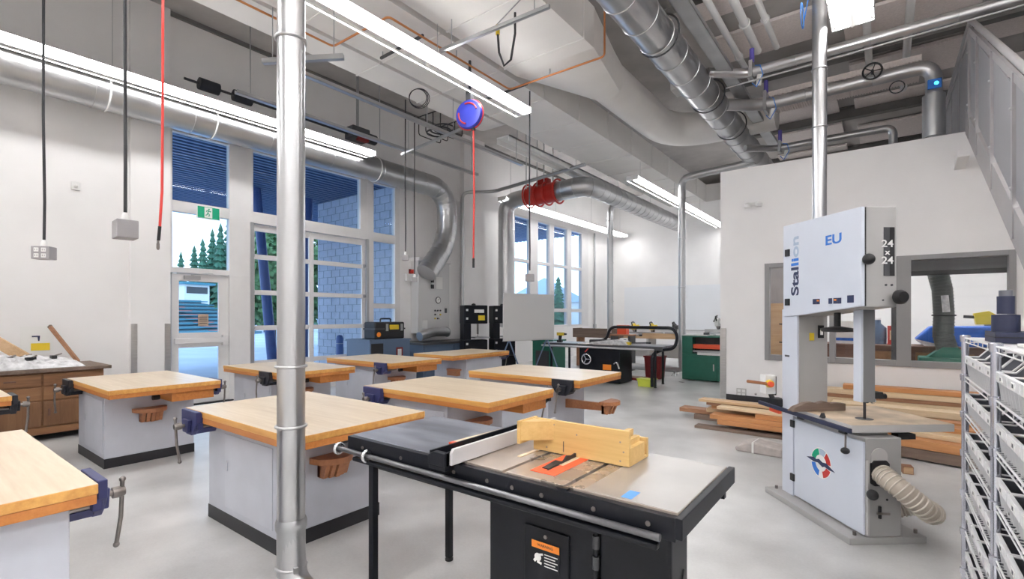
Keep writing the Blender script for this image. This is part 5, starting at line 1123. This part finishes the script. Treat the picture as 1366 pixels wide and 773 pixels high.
MB().box(-.18, .2, -.42, .36, 0, .36).build('case_body', 'blackm', t, bevel=.03); MB().box(-.19, .21, -.43, .37, .2, .23).build('lid_band', 'darkgrey', t); MB().box(.2, .212, -.05, .19, .2, .30).build('yellow_badge', 'yellow', t); text('badge_text', 'TOOLS', .0001, 'blackm', t, (0, 0, .1), (0, 0, 0)) if False else None
for y in (-.12, .27): MB().box(.2, .216, y - .03, y + .03, .17, .32).build('latch', 'galv_dull', t)
MB().tube(fillet([(.02, -.15, .36), (.02, -.15, .43), (.02, .12, .43), (.02, .12, .36)], .03), .016, 8).build('carry_handle', 'blackm', t); MB().cyl((.2, -.33, .1), (.21, -.33, .1), .05, n=18).build('orange_dial', 'orange2', t)
def small_bandsaw(label, x, y, rz):
    t = T('vertical_bandsaw', label, 'bandsaw', (x, y, 0), rz, 'black bandsaws by the far windows')
    MB().box(-.22, .22, -.28, .28, 0, .5).build('base_cabinet', 'black', t, bevel=.01); MB().box(-.16, .16, -.3, .3, .5, .92).build('lower_wheel_box', 'black', t, bevel=.02)
    MB().box(-.12, .12, -.3, -.12, .92, 1.32).build('spine', 'black', t); MB().box(-.16, .16, -.3, .3, 1.30, 1.74).build('upper_wheel_box', 'black', t, bevel=.02)
    MB().box(-.24, .24, -.06, .32, .955, .985).build('saw_table', 'galv_dull', t); MB().box(.0, .03, .08, .12, 1.05, 1.3).build('guide_post', 'steel', t); MB().box(.01, .012, .1, .11, .985, 1.1).build('blade_strip', 'blade', t)
    MB().box(.16, .165, -.05, .2, 1.56, 1.64).build('white_label', 'paper', t); MB().box(.16, .165, .05, .22, 1.38, 1.5).build('caution_label', 'yellow', t)
    for z in (1.4, 1.6, .6, .8): MB().box(.16, .17, -.26, -.21, z, z + .05).build('latch', 'white', t)
    MB().lathe([(0, 0), (.05, 0), (.05, .03), (.01, .05)], (0, 0, 1.74), 'z', 16).build('tension_knob', 'blackm', t)
small_bandsaw('black vertical bandsaw by the wall, the one standing behind the lengthwise workbench', -7.86, 8.85, R(-25))
small_bandsaw('black vertical bandsaw half hidden by the white display board', -7.68, 9.72, R(-25))
t = T('display_board', 'blank white display board on a blue folding stand', 'board', (-6.19, 8.80, 0), R(73.5))
MB().box(-.705, .705, -.012, .012, .965, 1.97).build('board_panel', 'greypale', t, bevel=.004); MB().box(-.71, .71, -.016, .016, .95, .965).build('bottom_tray', 'alum', t); 
for x in (-.55, .5):
    l = MB(); l.bar((x, .02, .95), (x - .25, .3, 0), .025); l.bar((x, -.02, .95), (x + .22, -.3, 0), .025); l.build('stand_leg', 'bluebin', t)
small('green_machine', 'dark green machine cabinet behind the white display board', 'machine', (-6.95, 10.75, 0), [('cabinet_body', MB().box(-.3, .32, -.3, .3, 0, .84), 'green'), ('top_cover', MB().box(-.32, .34, -.32, .32, .84, .88), 'green'), ('vent_panel', MB().box(-.2, .2, -.306, -.3, .2, .6), 'darkgrey')])
# ================================================================ FAR TABLE SAW
t = T('table_saw', 'far black table saw with overarm guard and long dark outfeed table', 'table saw', (-5.05, 10.15, 0))
MB().box(-1.45, -.55, -.32, .42, .82, .86).build('extension_table', 'laminate', t, bevel=.003); MB().box(-.55, .5, -.32, .42, .82, .86).build('cast_table', 'castiron', t); MB().box(.5, 1.45, -.32, .42, .82, .86).build('extension_table', 'laminate', t)
MB().box(-1.45, 1.45, -.36, -.32, .78, .85).build('front_rail_angle', 'darkgrey', t); MB().tube([(-1.45, -.4, .79), (1.3, -.4, .79)], .022, 12).build('fence_rail_tube', 'galv', t)
MB().box(-.5, .5, -.28, .35, .02, .82).build('cabinet', 'black', t, bevel=.01); MB().box(.02, .5, -.30, -.28, .05, .78).build('cabinet_door', 'black', t, bevel=.005)
lb = MB().box(.1, .3, -.306, -.30, .3, .42).build('orange_label', 'orange2', t)
MB().ring((-.28, -.36, .52), .11, .018, 'y', 26, 8).build('handwheel', 'chrome', t)
b = MB()
for k in range(3): b.bar((-.28, -.36, .52), (-.28 + .11 * math.cos(k * 2.094), -.36, .52 + .11 * math.sin(k * 2.094)), .02)
b.cyl((-.28, -.38, .52), (-.28, -.28, .52), .022); b.build('handwheel_spoke', 'chrome', t); MB().box(-.2, -.08, -.33, -.28, .03, .13).build('red_pedal', 'red', t); MB().bar((-.22, -.34, .78), (-.3, -.38, .68), .025).build('red_handle', 'red', t)
MB().tube(fillet([(.38, -.33, .45), (.46, -.36, .5), (.5, -.33, .35)], .05), .02, 8).build('dust_elbow', 'chrome', t)
for x, y in ((-1.25, -.28), (-1.15, .38), (1.28, -.28), (1.2, .38)):
    l = MB().box(x - .02, x + .02, y - .02, y + .02, .0, .82).build('leg', 'black', t); MB().cyl((x, y, 0), (x, y, .02), .03).build('foot', 'blackm', l)
MB().tube(fillet([(-.5, .38, .90), (-.15, .38, .92), (-.05, .38, 1.23), (1.42, .38, 1.23), (1.55, .30, 1.05), (1.55, .1, .80), (1.35, -.1, .78), (1.22, -.3, .70), (1.22, -.3, .02)], .14, 7), .034, 14).build('overarm_tube', 'black', t)
MB().box(-.35, .25, -.1, .05, .863, .95).build('blade_guard', 'blackm', t, bevel=.02)
small('plastic_bag', 'pale crumpled plastic bag lying on the far table saw', 'bag', (-4.75, 10.0, .861), [('bag_body', MB().prism([(-.55, 0), (.35, 0), (.28, .08), (.1, .11), (-.2, .08), (-.5, .04)], 'y', -.15, .15), 'sheet'), ('yellow_tag', MB().box(.3, .38, -.05, .05, 0, .06), 'yellow')])
small('steel_clamps', 'dark bar clamp lying on the far table saw beside the bag', 'clamp', (-4.25, 10.2, .861), [('clamp_bar', MB().bar((-.4, .1, .02), (.25, -.1, .05), .02, .03), 'darkgrey'), ('clamp_jaw', MB().rbox((-.38, .1, .05), (.05, .04, .1)), 'darkgrey'), ('clamp_handle', MB().cyl((.2, -.1, .05), (.3, -.13, .05), .02), 'blackm')])
small('drill_driver', 'yellow and black cordless drill at the dark table end by the display board', 'drill', (-6.15, 10.05, .861), [('drill_body', MB().prism([(-.1, .16), (.09, .16), (.09, .23), (-.1, .23)], 'y', -.03, .03), 'yellow'), ('grip', MB().prism([(-.06, .0), (-.01, .0), (.02, .16), (-.05, .16)], 'y', -.022, .022), 'blackm'), ('chuck', MB().cyl((.09, 0, .195), (.15, 0, .195), .022), 'blackm'), ('battery', MB().box(-.09, .03, -.04, .04, -.0, .05), 'blackm')])
small('wood_crate', 'weathered open wooden crate behind the far table saw under the window', 'crate', (-6.75, 13.1, .0), [('crate_front', MB().box(-.7, .7, -.25, -.22, .85, 1.12), 'board4'), ('crate_end', MB().box(-.7, -.66, -.22, .25, .85, 1.12), 'board4'), ('crate_end', MB().box(.66, .7, -.22, .25, .85, 1.12), 'board4'), ('crate_floor', MB().box(-.7, .7, -.22, .25, .85, .87), 'board3'), ('trestle_leg', MB().box(-.6, -.54, -.2, .2, 0, .85), 'board3'), ('trestle_leg', MB().box(.54, .6, -.2, .2, 0, .85), 'board3')])
small('orange_box', 'bright orange plastic box behind the far table saw', 'box', (-5.72, 12.6, .0), [('box_body', MB().box(-.13, .13, -.1, .1, .98, 1.2), 'orange'), ('lid', MB().box(-.14, .14, -.11, .11, 1.2, 1.23), 'orange'), ('stand_shelf', MB().box(-.3, .3, -.2, .2, .94, .98), 'board3'), ('stand_leg', MB().box(-.28, -.22, -.18, .18, 0, .94), 'darkgrey'), ('stand_leg', MB().box(.22, .28, -.18, .18, 0, .94), 'darkgrey')])
t = T('red_bin', 'dark red open bin on the floor under the overarm guard tube', 'bin', (-4.36, 11.4, 0)); MB().prism([(-.17, .0), (.17, .0), (.21, .52), (-.21, .52)], 'y', -.16, .16).build('bin_shell', 'redbin', t, bevel=.01); MB().box(-.22, .22, -.18, .18, .50, .54).build('rim', 'redbin', t); MB().box(-.19, .19, -.15, .15, .535, .545).build('bin_mouth', 'blackm', t)
t = T('lime_bin', 'lime yellow plastic tub on the floor by the black table leg', 'tub', (-4.0, 10.0, 0)); MB().prism([(-.15, .0), (.15, .0), (.17, .15), (-.17, .15)], 'y', -.12, .12).build('tub_shell', 'limebin', t, bevel=.008); MB().box(-.18, .18, -.13, .13, .145, .165).build('rim', 'limebin', t)
t = T('floor_scraps', 'dark scrap tray on the floor near the far table saw', 'tray', (-4.75, 10.95, 0)); MB().prism([(-.3, 0), (.3, 0), (.34, .05), (-.34, .05)], 'y', -.2, .2).build('tray_shell', 'redbin', t); MB().box(-.28, .28, -.16, .16, .05, .06).build('scrap_fill', 'board4', t)
# mitre saw bench along the far side
t = T('saw_bench', 'long low bench carrying the yellow mitre saws', 'bench', (-5.5, 14.6, 0)); MB().box(-1.5, 1.2, -.35, .35, .80, .86).build('bench_top', 'board5', t, bevel=.004)
for x in (-1.4, -.2, 1.1): MB().box(x - .04, x + .04, -.3, .3, 0, .8).build('leg_frame', 'greypale', t)
MB().box(-1.45, 1.15, .25, .3, .2, .6).build('back_panel', 'greypale', t)
def mitre(label, x, y, z, m_='yellow', rz=0):
    t = T('mitre_saw', label, 'mitre saw', (x, y, z), rz, 'mitre saws')
    MB().lathe([(0, 0), (.17, 0), (.17, .03), (.15, .05), (0, .05)], (0, 0, .02), 'z', 24).build('turntable', 'galv_dull', t); MB().box(-.3, .3, .02, .07, .05, .13).build('fence', 'galv_dull', t)
    for s in (-1, 1): MB().box(s * .25 - .04, s * .25 + .04, -.1, .1, 0, .05).build('foot', 'darkgrey', t)
    MB().prism([(-.14, .28), (-.10, .36), (.0, .40), (.10, .36), (.15, .26), (.12, .20), (-.12, .20)], 'x', -.04, .035).build('blade_guard', m_, t, bevel=.01)
    MB().cyl((.035, 0, .28), (.16, 0, .30), .06, n=18).build('motor', m_, t); MB().cyl((-.005, 0, .25), (.0, 0, .25), .125, n=28).build('saw_blade', 'steel', t)
    MB().bar((0, .14, .05), (0, .12, .3), .05, .06).build('pivot_arm', 'blackm', t); MB().tube(fillet([(0, -.12, .33), (0, -.2, .42), (.0, -.06, .44)], .04), .018, 8).build('trigger_handle', 'blackm', t); MB().tube([(-.02, .1, .36), (-.08, .2, .42), (-.15, .25, .3)], .022, 8).build('dust_nozzle', 'blackm', t)
mitre('yellow mitre saw on the far bench, the one nearer the windows', -6.2, 14.45, .86); mitre('yellow mitre saw on the far bench, the middle one behind the overarm tube', -5.62, 14.45, .86); mitre('yellow mitre saw on the far bench, partly behind the silver drop pipe', -4.95, 14.5, .86, 'darkgrey')
small('timber_beam', 'pale timber beam lying before the mitre saws on the far bench', 'beam', (-5.3, 14.32, .861), [('beam_body', MB().box(-.55, .5, -.07, .0, 0, .1), 'board5'), ('end_grain', MB().box(-.553, -.55, -.065, -.005, .005, .095), 'board3')])
# green planer
t = T('planer', 'green planer cabinet with orange table edge beside the partition corner', 'planer', (-3.1, 11.9, 0))
MB().box(-.66, .62, -.38, .38, .02, .62).build('base_cabinet', 'green', t, bevel=.01)
for x0, x1, hx in ((-.6, .12, .05), (.15, .6, .22)):
    d = MB().box(x0, x1, -.395, -.38, .06, .58).build('cabinet_door', 'green', t, bevel=.004); MB().box(hx - .012, hx + .012, -.41, -.395, .25, .40).build('handle', 'alum', d)
for x0, x1 in ((-.66, -.42), (.5, .62)): MB().box(x0, x1, -.38, .38, .62, 1.0).build('side_column', 'green', t, bevel=.01)
MB().box(-.42, .5, -.2, .36, .62, 1.0).build('cutter_housing', 'blackm', t); MB().box(-.40, .5, -.42, .3, .66, .70).build('feed_table', 'galv', t); MB().box(-.40, .5, -.40, -.2, .74, .84).build('orange_guard', 'orange', t, bevel=.006)
MB().box(-.3, .48, -.43, -.38, .60, .655).build('white_roller_cover', 'paper', t); MB().box(-.66, .62, -.38, .38, 1.0, 1.03).build('top_cover', 'green', t); MB().box(-.66, -.1, -.36, .36, 1.03, 1.05).build('pale_top_sheet', 'greypale', t)
t = mitre('white and yellow mitre saw on top of the green planer', -3.05, 11.85, 1.05, 'white')
t2 = T('wall_intercom', 'small white round speaker on the far wall near the partition', 'speaker', (-4.35, YF, 2.9)); MB().cyl((0, 0, 0), (0, -.05, 0), .09, n=20).build('case', 'white', t2); MB().cyl((0, -.05, 0), (0, -.055, 0), .05).build('grille', 'paper', t2)
t2 = T('whiteboard', 'large blank pale whiteboard on the far wall', 'whiteboard', (-7.0, YF - .001, .95)); MB().box(-1.6, 2.2, -.03, 0, 0, 1.7).build('board_face', 'boardwhite', t2); MB().box(-1.6, 2.2, -.06, -.02, -.03, 0).build('tray', 'alum', t2)
# ================================================================ WORLD, CAMERA
wd = bpy.data.worlds.new('World'); SC.world = wd; wd.use_nodes = True
nt = wd.node_tree; bg = nt.nodes['Background']
tc = nt.nodes.new('ShaderNodeTexCoord'); sx = nt.nodes.new('ShaderNodeSeparateXYZ'); rp = nt.nodes.new('ShaderNodeValToRGB')
nt.links.new(tc.outputs['Generated'], sx.inputs[0]); nt.links.new(sx.outputs['Z'], rp.inputs['Fac'])
rp.color_ramp.elements[0].position = .0; rp.color_ramp.elements[0].color = (.78, .88, 1, 1); rp.color_ramp.elements[1].position = .6; rp.color_ramp.elements[1].color = (.50, .70, 1, 1)
nt.links.new(rp.outputs['Color'], bg.inputs['Color']); bg.inputs['Strength'].default_value = 2.6
cam = bpy.data.cameras.new('Camera'); co = bpy.data.objects.new('Camera', cam); C.objects.link(co); SC.camera = co
cam.sensor_width = 36; cam.lens = 36 * 656 / 1366; cam.clip_start = .05; cam.clip_end = 400
cam.shift_y = (421 - 386.5) / 1366
co.location = (0, 0, 1.5); co.rotation_euler = (R(90), 0, R(37.148))
SC.view_settings.view_transform = 'Standard'; SC.view_settings.look = 'None'; SC.view_settings.gamma = 1; SC.view_settings.use_curve_mapping = False
SC.view_settings.exposure = .35
SC.cycles.max_bounces = 12; SC.cycles.diffuse_bounces = 8; SC.cycles.glossy_bounces = 4; SC.cycles.transparent_max_bounces = 16
SC.cycles.use_denoising = True; SC.cycles.denoising_prefilter = 'ACCURATE'; SC.cycles.sample_clamp_indirect = 12
